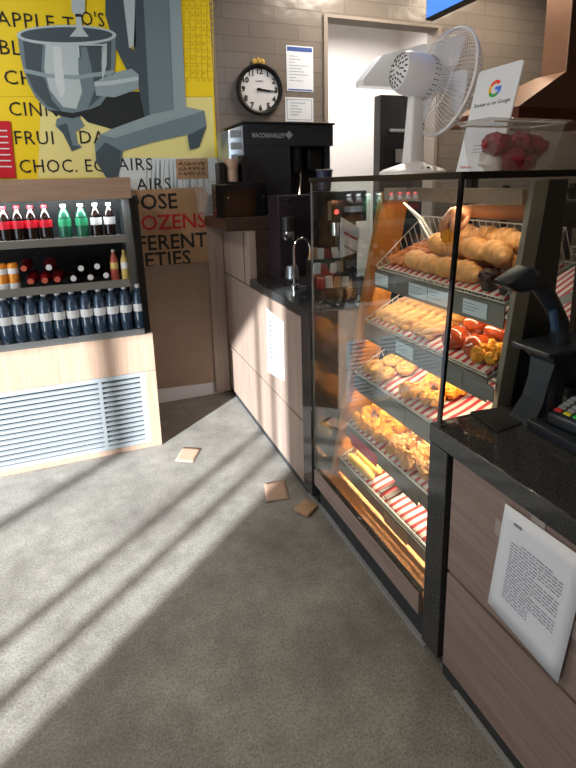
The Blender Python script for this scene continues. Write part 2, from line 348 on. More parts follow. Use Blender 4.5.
for j in range(15):
    y = -24+j*7.2; g.prism([P(177, y, 2), P(214, y+1.2, 2), P(214, y+1.9, 2), P(177, y+.7, 2)], (0, .0006, 0))
    for i in range(6):
        x = 180+i*5.7; g.prism([P(x, y+2.6, 2), P(x+2.2, y+2.7, 2), P(x+2.2, y+4.6, 2), P(x, y+4.5, 2)], (0, .0006, 0)) if (i*3+j) % 4 else None
g.build('calendar_grid', m_yellow2, po, 0)
RX, UZ = (1, 0, 0), (0, 0, 1)
for s_, x, y, w_ in (('APPLE T', -3, 25.5, 1.0), ("O'S", 81, 25, .82), ('BL', -1, 54, 1.0), ('CH', 4, 84, 1.05), ('CINN', 9, 115.5, .95), ('FRUI', 14, 144.3, .98), ('DA', 79, 143.5, 1.0), ('CHOC. EC', 19.5, 172.8, .92), ('AIRS', 118, 170.5, .98), ('AIRS', 137, 190.5, 1.0)):
    text(s_, .112, P(x, y, 3), RX, UZ, m_ink, po, 'lettering', wid=w_*.95, space=1.1)
# the printed mixer picture: flat pieces of ink
LY = 6
mx = pshape('mixer_print', z1([(356, -60), (470, -60), (487, 285), (380, 312), (365, 240), (350, 120)]), m_mix4, LY)
def mp(name, pts, m, lay): return pshape(name, z1(pts), m, lay, mx)
mp('column_side_print', [(356, -60), (372, -60), (392, 305), (380, 312), (365, 240), (350, 120)], m_mix2, LY+1)
mp('slot_print', [(316, -60), (352, -60), (356, 120), (338, 125)], m_mix3, LY+1)
mp('slot_shadow_print', [(276, -60), (316, -60), (338, 125), (350, 130), (372, 240), (340, 200), (300, 120), (276, 40)], m_mix2, LY)
mp('base_shadow_print', [(290, 240), (375, 240), (385, 320), (300, 340), (230, 320), (210, 300)], m_mix5, LY-1)
mp('base_beam_print', [(262, 352), (300, 335), (395, 300), (490, 280), (535, 290), (541, 330), (522, 385), (497, 392), (490, 352), (400, 372), (322, 395), (310, 462), (280, 468), (252, 425), (248, 380)], m_mix4, LY+1)
mp('base_top_print', [(262, 352), (300, 335), (395, 300), (490, 280), (535, 290), (400, 330), (300, 362)], m_mix1, LY+2)
mp('back_foot_print', [(148, 312), (172, 300), (208, 305), (222, 330), (198, 345), (203, 375), (216, 385), (188, 396), (165, 350), (145, 330)], m_mix4, LY)
mp('arm_print', [(246, 215), (300, 190), (345, 180), (363, 195), (363, 232), (300, 255), (252, 250)], m_mix1, LY+4)
mp('arm_edge_print', [(246, 215), (300, 210), (363, 200), (363, 210), (300, 222), (248, 226)], m_mix3, LY+5)
bowl = [(46, 95), (52, 140), (62, 185), (74, 220), (95, 258), (125, 288), (160, 304), (190, 309), (230, 298), (262, 276), (285, 245), (298, 200), (302, 150), (303, 95)]
mp('bowl_print', bowl, m_mix4, LY+2)
mp('bowl_shine_print', [(120, 105), (205, 112), (205, 185), (215, 240), (200, 285), (165, 280), (130, 235), (116, 180)], m_mix3, LY+3)
mp('bowl_dark_print', [(60, 108), (112, 112), (108, 180), (135, 260), (165, 295), (125, 278), (90, 240), (70, 195)], m_mix2, LY+3)
mp('bowl_dark_print', [(225, 115), (292, 108), (290, 180), (272, 245), (230, 285), (248, 235), (240, 180)], m_mix2, LY+3)
mp('bowl_band_print', [(60, 178), (120, 192), (200, 197), (298, 183), (298, 195), (200, 208), (120, 203), (63, 190)], m_mix1, LY+4)
mp('bowl_rim_print', [(174+131*cos(a*pi/14), 92+27*sin(a*pi/14)) for a in range(28)], m_mix3, LY+4)
mp('bowl_mouth_print', [(174+121*cos(a*pi/14), 91+20*sin(a*pi/14)) for a in range(28)], m_mix2, LY+5)
mp('shaft_print', [(184, -60), (224, -60), (222, 30), (212, 42), (216, 74), (232, 96), (182, 96), (200, 74), (198, 42), (188, 30)], m_mix3, LY+6)
mp('shaft_ring_print', [(197, 36), (213, 36), (213, 44), (197, 44)], m_mix5, LY+7)
mp('bowl_glint_print', [(138, 120), (160, 122), (165, 180), (172, 240), (160, 258), (146, 220), (140, 170)], m_posterw, LY+5)
mp('bowl_glint_print', [(268, 115), (280, 113), (279, 170), (268, 215), (266, 165)], m_mix3, LY+5)
mp('bowl_base_print', [(125, 288), (150, 290), (190, 296), (235, 286), (262, 276), (230, 298), (190, 309), (160, 304)], m_mix5, LY+4)
mp('column_light_print', [(440, -60), (470, -60), (487, 285), (455, 293)], m_mix1, LY+3)
mp('foot_dark_print', [(250, 400), (276, 372), (318, 396), (310, 462), (280, 468), (252, 425)], m_mix2, LY+3)
mp('foot_dark_print', [(492, 355), (520, 340), (541, 330), (522, 385), (497, 392)], m_mix2, LY+3)
mp('foot_dark_print', [(150, 330), (175, 322), (190, 380), (212, 384), (188, 396), (165, 350)], m_mix2, LY+1)
hm = MB(); hm.tube([P(x/2.618, y/2.618, LY+8) for x, y in ((207, 150), (205, 118), (268, 118), (268, 134))], .006, 6); hm.build('handle_print', m_mix3, mx)
sc = MB(); rn = random.Random(3)
for i in range(15):
    x = 147+i*4.3; sc.prism([P(x, 160, 3), P(x+.6, 160, 3), P(x+rn.uniform(-2, 3), 189, 3), P(x+rn.uniform(-2, 3)-.6, 189, 3)], (0, .0006, 0))
sc.build('pencil_lines', m_mix1, po, 0)
tg = pshape('kraft_tag', [(175.5, 159), (207.5, 158), (208.5, 178.5), (177, 179.5)], m_kraft, 4)
sc = MB()
for i in range(3):
    for j in range(6):
        x = 179+j*4.5; y = 163.5+i*5; sc.tube([P(x+t*1.1, y+2.2*sin(t*2.3+i+j), 5.5) for t in range(4)], .0022, 4)
sc.build('handwriting', m_ink, tg, 0)
# red notice at the poster's left
rl = thing('red_notice', 'small red notice with white lines at far left beside the poster lettering', 'notice', P(5, 178, 12))
MB().prism([P(-14, 121, 12), P(10, 121, 12), P(16, 178, 12), P(-8, 178, 12)], (0, .003, 0)).build('card', m_redl, rl, 0)
q = MB()
for i in range(7): q.prism([P(-10, 130+i*6, 14), P(7+i*.8, 130+i*6, 14), P(7+i*.8, 131.3+i*6, 14), P(-10, 131.3+i*6, 14)], (0, .0006, 0))
q.build('printed_lines', m_whitel, rl, 0)
# cardboard sign and board leaning below it
cs = thing('cardboard_sign', 'brown cardboard sign reading dozens in red, on the wall right of the fridge', 'sign', (.5, WY-.02, 1.0))
sy = WY-.03
def Q(x, y, d=.0): return at(x, y, 1, sy-d)
c = [Q(118, 191), Q(204, 187), Q(209.5, 264), Q(118, 268)]
MB().prism(c, (0, .006, 0)).build('sheet', m_kraft, cs, 0)
for s, x, y, m in (('CHOOSE', 178, 208, m_ink), ('DOZENS', 206.5, 227, m_red), ('DIFFERENT', 207.5, 246.3, m_ink), ('VARIETIES', 191.5, 264, m_ink)):
    text(s, .142, Q(x, y, .001), RX, UZ, m, cs, 'lettering', 'RIGHT', wid=.97, space=1.0, bold=.002)
fl = MB(); fl.hexa([Q(199, 193, .004), Q(209, 192, .012), Q(206, 212, .02), Q(200, 213, .006)]+[Q(199, 193, .0), Q(209, 192, .008), Q(206, 212, .016), Q(200, 213, .002)]); fl.build('bent_corner', m_kraft_l, cs, 0)
bb = MB().prism([Q(118, 268, .004), Q(210.5, 262, .004), Q(216, 382, .004), Q(118, 394, .004)], (0, .01, 0)).build('brown_board', m_board, None, 0)
tag(bb, 'plain brown board standing on the skirting below the cardboard sign', 'board')
# ------------------------------------------------------------ clock and wall papers
cp = at(259, 90, 1, WY)
ck = thing('wall_clock', 'round white wall clock with black rim and numerals on the tiled wall', 'clock', (cp.x, WY, cp.z))
R_ = .165; ax = (0, -1, 0); cc = (cp.x, WY-.001, cp.z)
MB().lathe([(R_-.03, 0), (R_, 0), (R_, .03), (R_-.006, .04), (R_-.016, .038), (R_-.02, .02), (R_-.03, .016)], cc, 48, ax, cap=False).build('rim', m_black, ck)
MB().lathe([(0, .004), (R_-.018, .004), (R_-.018, .016), (0, .016)], cc, 48, ax).build('face', m_clockf, ck)
for h in range(1, 13):
    a = radians(90-30*h); r = R_-.047
    text(str(h), .05, (cp.x+cos(a)*r, WY-.0185, cp.z+sin(a)*r-.017), RX, UZ, m_ink, ck, 'numeral', 'CENTER', bold=.0018)
text('QUARTZ', .014, (cp.x, WY-.0185, cp.z+.05), RX, UZ, m_print, ck, 'dial_text', 'CENTER')
def hand(name, ang, l, w_):
    a = radians(90-ang); d = Vector((cos(a), 0, sin(a))); n = Vector((-d.z, 0, d.x)); o = Vector((cp.x, WY-.021, cp.z))
    MB().prism([o-d*.02+n*w_, o+d*l+n*w_*.5, o+d*l-n*w_*.5, o-d*.02-n*w_], (0, -.002, 0)).build(name, m_ink, ck, 0)
hand('minute_hand', 94, .115, .006); hand('hour_hand', 98, .08, .008); MB().lathe([(0, .019), (.009, .019), (.009, .027), (0, .027)], cc, 16, ax).build('hub', m_ink, ck)
yp = at(258, 62, 1, WY); bw = MB(); bw.mi = 0
for i in range(3): bw.blob((yp.x-.03+i*.03, WY-.012, yp.z-.0+.006*(i % 2)), (.017, .008, .02), .3, 3, 2, i)
tag(bw.build('paper_ornament', m_gold, None), 'small dull yellow paper ornament on top of the wall clock', 'ornament')
def wall_paper(name, x0, y0, x1, y1, label):
    a, b = at(x0, y0, 1, WY-.004), at(x1, y1, 1, WY-.004)
    t = thing(name, label, 'notice', ((a.x+b.x)/2, WY-.004, b.z))
    MB().box(a.x, b.x, WY-.004, WY-.0005, b.z, a.z).build('sheet', m_paper, t, 0)
    return t, a, b
t, a, b = wall_paper('wall_notice', 286, 45, 313.5, 92, 'white notice with a blue header strip right of the wall clock')
MB().box(a.x+.008, b.x-.008, WY-.0055, WY-.0042, a.z-.035, a.z-.008).build('header_strip', m_blue, t, 0)
MB().box(a.x+.008, b.x-.008, WY-.0055, WY-.0042, b.z+.006, b.z+.014).build('footer_strip', m_blue, t, 0)
q = MB(); lines(q, (a.x+.02, WY-.0045, a.z-.07), RX, UZ, (b.x-a.x)*.75, 9, .02, .004, random.Random(1), .3); q.build('printed_text', m_print, t, 0)
t, a, b = wall_paper('wall_certificate', 285, 97, 313.5, 122, 'small white certificate with thin border under the blue-headed notice')
q = MB(); x0, x1, z0, z1_ = a.x+.012, b.x-.012, b.z+.012, a.z-.012
q.box(x0, x1, WY-.0055, WY-.0042, z1_-.003, z1_).box(x0, x1, WY-.0055, WY-.0042, z0, z0+.003).box(x0, x0+.003, WY-.0055, WY-.0042, z0, z1_).box(x1-.003, x1, WY-.0055, WY-.0042, z0, z1_); q.build('border', m_print, t, 0)
q = MB(); lines(q, (a.x+.04, WY-.0045, a.z-.04), RX, UZ, (b.x-a.x)*.55, 5, .02, .005, random.Random(2), .4); q.build('printed_text', m_print, t, 0)

# ------------------------------------------------------------ drinks fridge
FY = 2.94; FR = .300; FL = -1.15
fr = thing('drinks_fridge', 'open-front drinks fridge in pale oak panels with three stocked shelves', 'fridge', ((FL+FR)/2, 3.2, 0))
ft, fb = 3.06, 2.97   # opening front top / bottom depth
b = MB(); b.box(FL, FR-.012, 3.44, 3.52, .05, 1.5).box(FL, FL+.03, FY+.03, 3.52, .0, 1.5)
b.prism([(FR-.03, fb-.01, .71), (FR-.03, 3.52, .71), (FR-.03, 3.52, 1.49), (FR-.03, ft-.02, 1.49)], (.026, 0, 0)); b.box(FL, FR-.012, FY+.02, 3.44, .05, .70)
b.build('cabinet', m_inner, fr, 0)
MB().prism([(FR-.036, fb-.012, .72), (FR-.004, fb-.016, .72), (FR-.02, ft-.03, 1.475), (FR-.052, ft-.026, 1.475)], (0, .05, 0)).build('side_trim', m_blackg, fr, 0)
MB().box(FR-.085, FR-.04, 3.12, 3.43, .77, 1.47).build('inner_mirror_panel', m_steel, fr, 0)
hx = at(130, 178, 1, ft-.035).x
MB().box(FL, hx, ft-.035, 3.52, 1.474, 1.588, .003).build('header_board', m_oakh, fr, 20)
MB().box(FL, FR+.004, FY, FY+.03, .482, .706, .003).build('front_board', m_oak, fr, 20)
MB().box(.243, FR+.004, FY, FY+.03, 0, .4815, .002).build('front_strip', m_oak, fr, 20)
MB().box(FL, .2425, FY, FY+.03, .0, .03, .002).build('kick_strip', m_oak, fr, 20)
MB().box(FR-.012, FR+.004, FY+.031, 3.52, 0, .705).build('side_board', m_oak, fr, 0)
gr = MB(); gx0, gx1 = FL+.03, .2425
gr.box(gx0, gx1, FY+.002, FY+.02, .455, .4815, .002).box(gx0, gx1, FY+.002, FY+.02, .0305, .055, .002).box(gx1-.03, gx1, FY+.002, FY+.02, .055, .455, .002).box(gx0, gx0+.03, FY+.002, FY+.02, .055, .455)
gr = gr.build('grille', m_grille, fr, 20)
for i in range(13):
    z = .062+i*.0302
    s = MB(); s.hexa([(gx0+.03, FY+.004, z), (gx1-.03, FY+.004, z), (gx1-.03, FY+.024, z+.016), (gx0+.03, FY+.024, z+.016), (gx0+.03, FY+.003, z+.0155), (gx1-.03, FY+.003, z+.0155), (gx1-.03, FY+.024, z+.018), (gx0+.03, FY+.024, z+.018)])
    s.build('slat', m_grille, gr, 0)
MB().box(-.02, .0, FY+.003, FY+.01, .056, .454).build('stile', m_grille, gr, 0)
dk = MB(); dk.box(FL+.03, FR-.04, fb-.018, 3.44, .707, .7195, .003).box(FL+.03, FR-.04, fb-.028, fb-.014, .7075, .742, .004); dk.build('deck', m_steel, fr, 20)
for i, (z, y) in enumerate(((.985, 3.02), (1.235, 3.05))):
    s = MB(); s.box(FL+.03, FR-.09, y, 3.43, z, z+.012); sh = s.build('shelf', m_steel, fr, 20)
    MB().box(FL+.03, FR-.088, y-.014, y-.001, z-.004, z+.04, .003).build('price_rail', m_shelf, sh, 20)
area('fridge_fill', (-.3, 3.08, 1.455), (0, .5, -1), 1.0, .04, 5, (.95, 1, 1))  # added fill lamp, no real fixture: brightens the bottles on the shelves

def bottle(name, label, cat, group, x, y, z, r, h, body, lab, cap, l0=.42, l1=.62, sl=.66):
    t = thing(name, label, cat, (x, y, z), group, True)
    nr = r*.36
    MB().lathe([(r*.8, 0), (r*.98, h*.03), (r, h*.08), (r, h*l0-.004), (r*.93, h*(l0+l1)/2), (r, h*l1+.004), (r*.98, h*sl), (r*.78, h*(sl+.1)), (r*.45, h*(sl*.38+.62)), (nr, h*.90), (nr, h*.93)], (0, 0, 0), 18).build('body', body, t, 50)
    MB().lathe([(r*1.012, h*l0), (r*1.012, h*l1)], (0, 0, 0), 18, cap=False).build('label', lab, t, 50)
    MB().lathe([(nr*1.25, h*.925), (nr*1.25, h), (0, h)], (0, 0, 0), 14).build('cap', cap, t, 40)
    return t
def place(o, x, y, z, label): 
    c = copy_tree(o); c.location = (x, y, z); c['label'] = label; return c
ORD = ['first', 'second', 'third', 'fourth', 'fifth', 'sixth', 'seventh', 'eighth', 'ninth', 'tenth', 'eleventh', 'twelfth', 'thirteenth']
# bottom deck: water
pxs = [141, 127.5, 114.5, 101.5, 88, 74.5, 60.5, 47, 33, 19.5, 6]; W0 = None; yy = 3.06
for i, px in enumerate(pxs):
    x = at(px-1.5, 312, 1, yy).x; lab = 'clear water bottle with a white label, %s from the right on the bottom fridge shelf' % ORD[i]
    if W0 is None: W0 = bottle('water_bottle', lab, 'bottle', 'water bottles on the bottom fridge shelf', x, yy, .7205, .034, .262, m_wateb, m_whitel, m_silvercap, .40, .57, .72)
    else: place(W0, x, yy, .7205, lab)
for i, px in enumerate(pxs[:-1]):
    x = at(px-8, 305, 1, yy+.085).x; place(W0, x, yy+.085, .7205, 'water bottle of the back row, %s from the right on the bottom fridge shelf' % ORD[i])
# top shelf
z = 1.2475; yy = 3.11
C0 = None
for i, px in enumerate((46, 32, 18.5, 5)):
    lab = 'red-labelled cola bottle, %s left of the green bottles on the fridge top shelf' % ORD[i]
    x = at(px, 225, 1, yy).x
    if C0 is None: C0 = bottle('cola_bottle', lab, 'bottle', 'cola bottles on the top fridge shelf', x, yy, z, .033, .205, m_cola, m_redl, m_redcap)
    else: place(C0, x, yy, z, lab)
G0 = bottle('lemonade_bottle', 'green lemonade bottle standing next to the cola bottles on the fridge top shelf', 'bottle', 'green bottles on the top fridge shelf', at(65, 225, 1, yy).x, yy, z, .033, .205, m_green, m_greenl, m_greencap)
place(G0, at(82, 225, 1, yy).x, yy, z, 'green lemonade bottle standing next to the dark white-labelled bottles')
D0 = bottle('diet_cola_bottle', 'dark bottle with pale label next to the green bottles on the fridge top shelf', 'bottle', 'pale-labelled dark bottles on the top fridge shelf', at(96.5, 225, 1, yy).x, yy, z, .031, .205, m_cola, m_whitel, m_silvercap)
place(D0, at(110, 225, 1, yy).x, yy, z, 'dark bottle with pale label at the right end of the fridge top shelf')
# middle shelf
z = .9975; yy = 3.08
def can(px, label):
    t = thing('drink_can', label, 'can', (at(px, 277, 1, yy).x, yy, z), 'orange cans on the middle fridge shelf', True)
    MB().lathe([(.022, 0), (.0265, .008), (.0265, .145), (.022, .157), (.02, .155), (0, .154)], (0, 0, 0), 20).build('body', m_orange, t, 40)
    MB().lathe([(.0269, .02), (.0269, .05)], (0, 0, 0), 20).build('label', m_whitel, t, 40)
    MB().lathe([(.0269, .10), (.0269, .13)], (0, 0, 0), 20).build('label', m_whitel, t, 40)
    return t
can(14, 'slim orange can beside the red-capped bottles on the middle fridge shelf'); can(2.5, 'slim orange can at the left edge on the middle fridge shelf')
def lying(px, py, capm, bodym, label, group, dy=0):
    p = at(px, py, 1, 3.05+dy)
    t = thing('lying_bottle', label, 'bottle', p, group, True)
    r = .033; MB().lathe([(.011, -.003), (.011, .012), (r*.7, .05), (r, .08), (r, .2)], (0, 0, 0), 16, (0, 1, 0)).build('body', bodym, t, 50)
    MB().lathe([(0, -.022), (.0155, -.022), (.0155, -.0035), (0, -.0035)], (0, 0, 0), 14, (0, 1, 0)).build('cap', capm, t, 40)
cz = [(31, 281, 'lower left'), (45, 280, 'lower middle'), (57.5, 279, 'lower right'), (24, 268, 'upper left'), (49, 267, 'upper right')]
for px, py, n in cz: lying(px, py, m_pinkj if n != 'upper right' else m_silvercap, m_redbody, 'red bottle lying cap outwards, %s of the red pile on the middle fridge shelf' % n, 'lying red bottles on the middle fridge shelf', 0 if py > 275 else .02)
for px, py, n in [(73.5, 278, 'lower left'), (90.5, 277, 'lower middle'), (106, 275, 'lower right'), (81, 268, 'upper left'), (97, 266, 'upper right')]:
    lying(px, py, m_silvercap, m_cola, 'black bottle lying cap outwards, %s of the black pile on the middle fridge shelf' % n, 'lying black bottles on the middle fridge shelf', 0 if py > 272 else .02)
bottle('juice_bottle', 'pink juice bottle right of the black lying bottles on the middle fridge shelf', 'bottle', None, at(114.5, 268, 1, 3.1).x, 3.1, z, .022, .19, m_pinkj, m_lemon, m_silvercap)
bottle('juice_bottle', 'pale juice bottle at the right end of the middle fridge shelf', 'bottle', None, at(125, 268, 1, 3.1).x, 3.1, z, .022, .185, m_lemon, m_whitel, m_gold)
# receipts on the floor
def sheet(name, pts, label, m, lift=.004, fold=0):
    c = [at(x, y, 2, 0) for x, y in pts]
    def fn(u, v):
        p = (c[0]*(1-u)+c[1]*u)*(1-v)+(c[3]*(1-u)+c[2]*u)*v
        return (p.x, p.y, .003+lift*(1+sin(u*3+v*2.2))*.5+fold*abs(u-.5)*2)
    o = MB().grid(fn, 6, 6).build(name, m, None, 40, solid=.0012); return tag(o, label, 'paper')
sheet('paper_napkin', [(183, 448), (201, 449), (193, 463), (175, 462)], 'brown paper napkin on the floor beside the fridge corner', m_kraft_l)
sheet('paper_napkin', [(264, 484), (285, 481), (290, 499), (266, 503)], 'larger flat brown napkin on the floor in front of the far counter', m_kraft_l)
nb = MB(); c = [at(x, y, 2, 0) for x, y in ((294, 512), (308, 518.5), (318, 508), (305, 502))]
nb.hexa([(p.x, p.y, .002) for p in c]+[(p.x, p.y, .02) for p in c], .004); tag(nb.build('folded_napkin', m_kraft, None), 'folded thick brown napkin on the floor against the display case plinth', 'paper')

# ------------------------------------------------------------ far coffee counter
c0, c1 = 2.125, 2.93
fc = thing('coffee_counter', 'taupe panelled coffee counter running from the display case to the far wall', 'counter', (1.25, 2.8, 0))
MB().box(.955, 1.68, c0, WY-.03, 0, .928).build('carcass', m_plinth, fc, 0)
for (ya, yb, za, zb) in ((c0+.012, WY-.022, .05, .384), (c0+.012, WY-.022, .394, .921)):
    MB().box(FX, FX+.05, ya, yb, za, zb, .002).build('front_panel', m_taupe_far, fc, 20)
MB().box(FX+.012, FX+.05, c0, WY-.02, .0, .049).build('plinth', m_plinth, fc, 0)
MB().box(FX-.002, 1.69, c0, c1, .929, .972, .003).build('worktop', m_granite, fc, 20)
rb = MB(); rb.box(FX, FX+.045, c1, WY-.022, .929, 1.262, .002); rb.build('upstand_panel', m_taupe_far, fc, 20)
MB().box(FX+.046, 1.30, c1+.0, WY-.022, .929, 1.262).build('upstand_core', m_ledgew, fc, 0)
MB().box(FX-.003, FX-.0005, c1+.1, c1+.104, .935, 1.255).build('panel_joint', m_ink, fc, 0)
MB().box(.775, 1.42, 2.95, WY-.06, 1.264, 1.345, .004).build('ledge', m_ledgew, fc, 20)
pw = MB().box(at(208, 250, 1, WY-.05).x, FX-.006, WY-.05, WY-.045, .02, 1.255).build('filler_panel', m_taupe_far, None, 0)
tag(pw, 'narrow vertical taupe filler strip between the brown board and the coffee counter', 'panel')
# case end pillar
# far notice on counter front
pa = [at(x, y, 0, FX-.003) for x, y in ((266, 308), (283, 322), (284, 381), (268, 372))]
nt = thing('counter_notice', 'small white notice stuck on the coffee counter front', 'notice', pa[3])
MB().prism(pa, (.002, 0, 0)).build('sheet', m_paper, nt, 0)
q = MB(); ln = pa[1]-pa[0]; ln.x = 0; lines(q, pa[0]+ln*.15-Vector((.0008, 0, .06)), ln, (0, 0, 1), ln.length*.65, 9, .026, .007, random.Random(4), .5); q.build('printed_text', m_print, nt, 0)

# things on the coffee counter
bx = thing('napkin_dispenser', 'black box dispenser on the walnut ledge with two small screws', 'dispenser', (.885, 3.06, 1.3455))
MB().box(.727, 1.042, 2.96, 3.065, 1.3455, 1.541, .006).build('body', m_blackg, bx, 20)
for x in (.80, 1.02): MB().lathe([(0, 0), (.006, 0), (.006, .004), (0, .004)], (x, 2.96, 1.46), 10, (0, -1, 0)).build('screw', m_chrome, bx)
cz_ = MB(); cz_.hexa([(.70, 3.22, 1.346), (.80, 3.22, 1.346), (.80, 3.34, 1.346), (.70, 3.34, 1.346), (.68, 3.2, 1.56), (.80, 3.2, 1.56), (.80, 3.36, 1.56), (.68, 3.36, 1.56)]); 
tag(cz_.build('clear_container', m_plastic_clear, None, 0), 'clear plastic tub on the walnut ledge behind the black dispenser', 'container')
cd = thing('sleeve_caddy', 'small black caddy of brown cup sleeves standing on the black dispenser', 'caddy', (.86, 3.06, 1.5415))
q = MB(); q.box(.755, .79, 2.965, 3.06, 1.5415, 1.66, .004).box(.895, .94, 2.965, 3.06, 1.5415, 1.70, .004).box(.79, .895, 3.05, 3.06, 1.5415, 1.66).box(.79, .895, 2.965, 3.05, 1.5415, 1.55); q.build('body', m_black, cd, 20)
for i, (z0, z1_) in enumerate(((1.5515, 1.615), (1.6155, 1.68))):
    s = MB(); w0 = .036-.002*i; w1 = .037+.006*i
    s.lathe([(w0, z0), (w1, z1_), (w1-.003, z1_), (w0-.003, z0)], (.842, 3.005, 0), 20); s = tag(s.build('cup_sleeve', m_kraft_l, None), ['lower brown cup sleeve in the black caddy', 'upper flared brown cup sleeve in the black caddy'][i], 'cup sleeve', 'cup sleeves in the caddy')
# coffee machine
X0, X1, Y0, Y1 = .945, 1.545, 3.08, 3.50
cm = thing('coffee_machine', 'large dark grey coffee machine with black spout bay behind the walnut ledge', 'coffee machine', ((X0+X1)/2, 3.3, 1.263))
def mz(y): return at(260, y, 1, Y0).z
zt, zb = at(285, 122, 1, Y0).z, 1.3455
q = MB(); xm = at(290, 150, 1, Y0).x; zs = at(300, 146, 1, Y0).z
q.box(X0, X1, Y0, Y1, zs, zt-.012, .006).box(X0, xm, Y0, Y1, zb, zs).box(xm, X1, Y0+.16, Y1, zb, zs).box(X1-.04, X1, Y0+.05, Y1, zb, zs); q.build('housing', m_coffee, cm, 20)
MB().box(X0-.01, X1+.008, Y0-.01, Y1, zt-.012, zt, .003).build('lid', m_black, cm, 20)
kp = MB().hexa([(X0-.085, Y0+.04, zs-.19), (X0-.001, Y0, zs-.19), (X0-.001, Y1-.1, zs-.19), (X0-.085, Y1-.1, zs-.19), (X0-.085, Y0+.04, zt-.05), (X0-.001, Y0, zt-.02), (X0-.001, Y1-.1, zt-.02), (X0-.085, Y1-.1, zt-.05)], .004).build('side_pod', m_steel, cm, 20)
for i in range(4): MB().box(X0-.075, X0-.02, Y0+.0, Y0+.03, zs-.16+i*.07, zs-.12+i*.07).build('side_key', m_keylit, kp, 0)
MB().box(xm+.01, X1-.045, Y0+.03, Y0+.16, zb, zb+.03, .004).build('drip_tray', m_darkgrey, cm, 20)
q = MB(); q.lathe([(.03, zs-.16), (.036, zs-.02), (.05, zs-.001)], ((xm+X1)/2-.08, Y0+.08, 0), 20); q.build('spout', m_darkgrey, cm)
MB().box(X1-.16, X1-.06, Y0+.04, Y0+.12, zs-.15, zs-.02, .01).build('milk_head', m_black, cm, 20)
MB().tube([(X1-.2, Y0+.09, zs-.03), (X1-.2, Y0+.08, zs-.2), (X1-.22, Y0+.06, zs-.3)], .008, 8).build('steam_wand', m_chrome, cm)
lp = at(252, 137.5, 1, Y0); text('MACCHIAVALLEY', .038, (lp.x, Y0-.001, lp.z), RX, UZ, m_grille, cm, 'brand_lettering', wid=.72, bold=.001)
p = at(289, 135, 1, Y0); MB().prism([(p.x-.025, Y0-.0015, p.z), (p.x, Y0-.0015, p.z-.025), (p.x+.025, Y0-.0015, p.z), (p.x, Y0-.0015, p.z+.025)], (0, .001, 0)).build('diamond_mark', m_grille, cm, 0)
# lower plum machine
p0, p1 = at(273, 195, 1, 2.75), at(312, 195, 1, 2.75)
mf = thing('espresso_machine', 'plum-black espresso unit standing on the worktop below the grey coffee machine', 'coffee machine', (1.12, 2.85, .9725))
q = MB(); q.box(1.03, 1.34, 2.75, 2.925, 1.0, 1.468, .006).box(1.03, 1.34, 2.62, 2.925, .9725, 1.0, .004); q.build('body', m_purple, mf, 20)
v = MB()
for i in range(2):
    for j in range(3): v.box(1.07+j*.05, 1.11+j*.05, 2.7475, 2.752, 1.44-i*.02, 1.446-i*.02)
v.build('vent_slots', m_chrome, mf, 0)
MB().lathe([(.032, 0), (.036, .03), (.036, .045), (.02, .05)], (1.07, 2.70, 1.225), 20).build('portafilter', m_chrome, mf)
MB().tube([(1.05, 2.68, 1.25), (1.02, 2.58, 1.24), (1.01, 2.54, 1.235)], [.012, .012, .016], 10).build('portafilter_handle', m_black, mf)
MB().lathe([(.03, 1.27), (.034, 1.3), (.034, 1.35)], (1.07, 2.715, 0), 20).build('group_head', m_darkgrey, mf)
jug = MB(); jug.lathe([(.034, .0), (.04, .01), (.036, .06), (.03, .08), (.028, .08), (.034, .055), (.037, .012), (0, .008)], (1.07, 2.66, 1.0005), 20); tag(jug.build('milk_jug', m_steel, None), 'small steel milk jug under the espresso unit', 'jug')
# tap
tp = thing('gooseneck_tap', 'thin chrome gooseneck tap on the worktop beside the glass case', 'tap', (1.02, 2.5, .9725))
q = MB(); q.tube([(1.018, 2.5, .9725), (1.018, 2.5, 1.19)]+[(1.066-.048*cos(a*pi/8), 2.5, 1.19+.06*sin(a*pi/8)) for a in range(1, 8)]+[(1.114, 2.5, 1.19), (1.116, 2.5, 1.13)], .007, 10); q.build('spout', m_chrome, tp)
MB().lathe([(.022, .9725), (.02, 1.0), (.012, 1.01)], (1.018, 2.5, 0), 18).build('base', m_chrome, tp)
MB().tube([(1.03, 2.5, 1.0), (1.09, 2.49, 1.012), (1.13, 2.49, 1.0)], .006, 8).build('lever', m_chrome, tp)
# grinder and clutter seen through the glass end
gd = thing('coffee_grinder', 'tall black grinder with a red indicator light behind the glass end', 'grinder', (1.27, 2.5, .9725))
q = MB(); q.box(1.16, 1.40, 2.42, 2.59, .9725, 1.03, .006).box(1.2, 1.38, 2.48, 2.59, 1.03, 1.33).box(1.15, 1.40, 2.40, 2.59, 1.33, 1.49, .006); q.build('body', m_black, gd, 20)
p = at(337, 212, 1, 2.395); MB().lathe([(0, 0), (.012, 0), (.009, .006), (0, .008)], (p.x, 2.40, p.z), 12, (0, -1, 0)).build('indicator_light', m_redled, gd)
MB().lathe([(.03, 1.26), (.036, 1.329)], (1.24, 2.445, 0), 16).build('spout', m_chrome, gd)
MB().box(1.17, 1.19, 2.397, 2.401, 1.345, 1.44).build('badge', m_steel, gd, 0)
cv = thing('paper_cup', 'navy paper cup standing on top of the black grinder', 'cup', (1.2, 2.50, 1.4905))
MB().lathe([(.032, 0), (.044, .105), (.041, .105), (.03, .004), (0, .004)], (1.2, 2.50, 1.4905), 20).build('body', m_navy, cv)
MB().lathe([(.046, .102), (.046, .108), (.04, .112), (0, .112)], (1.2, 2.50, 1.4905), 20).build('rim', m_fang, cv)
nn = thing('leaning_notice', 'white notice with red heading leaning beside the grinder behind the glass end', 'notice', (1.33, 2.3, .975))
q0 = [at(x, y, 1, 2.30) for x, y in ((341, 217), (360, 228), (358, 252), (340, 258))]
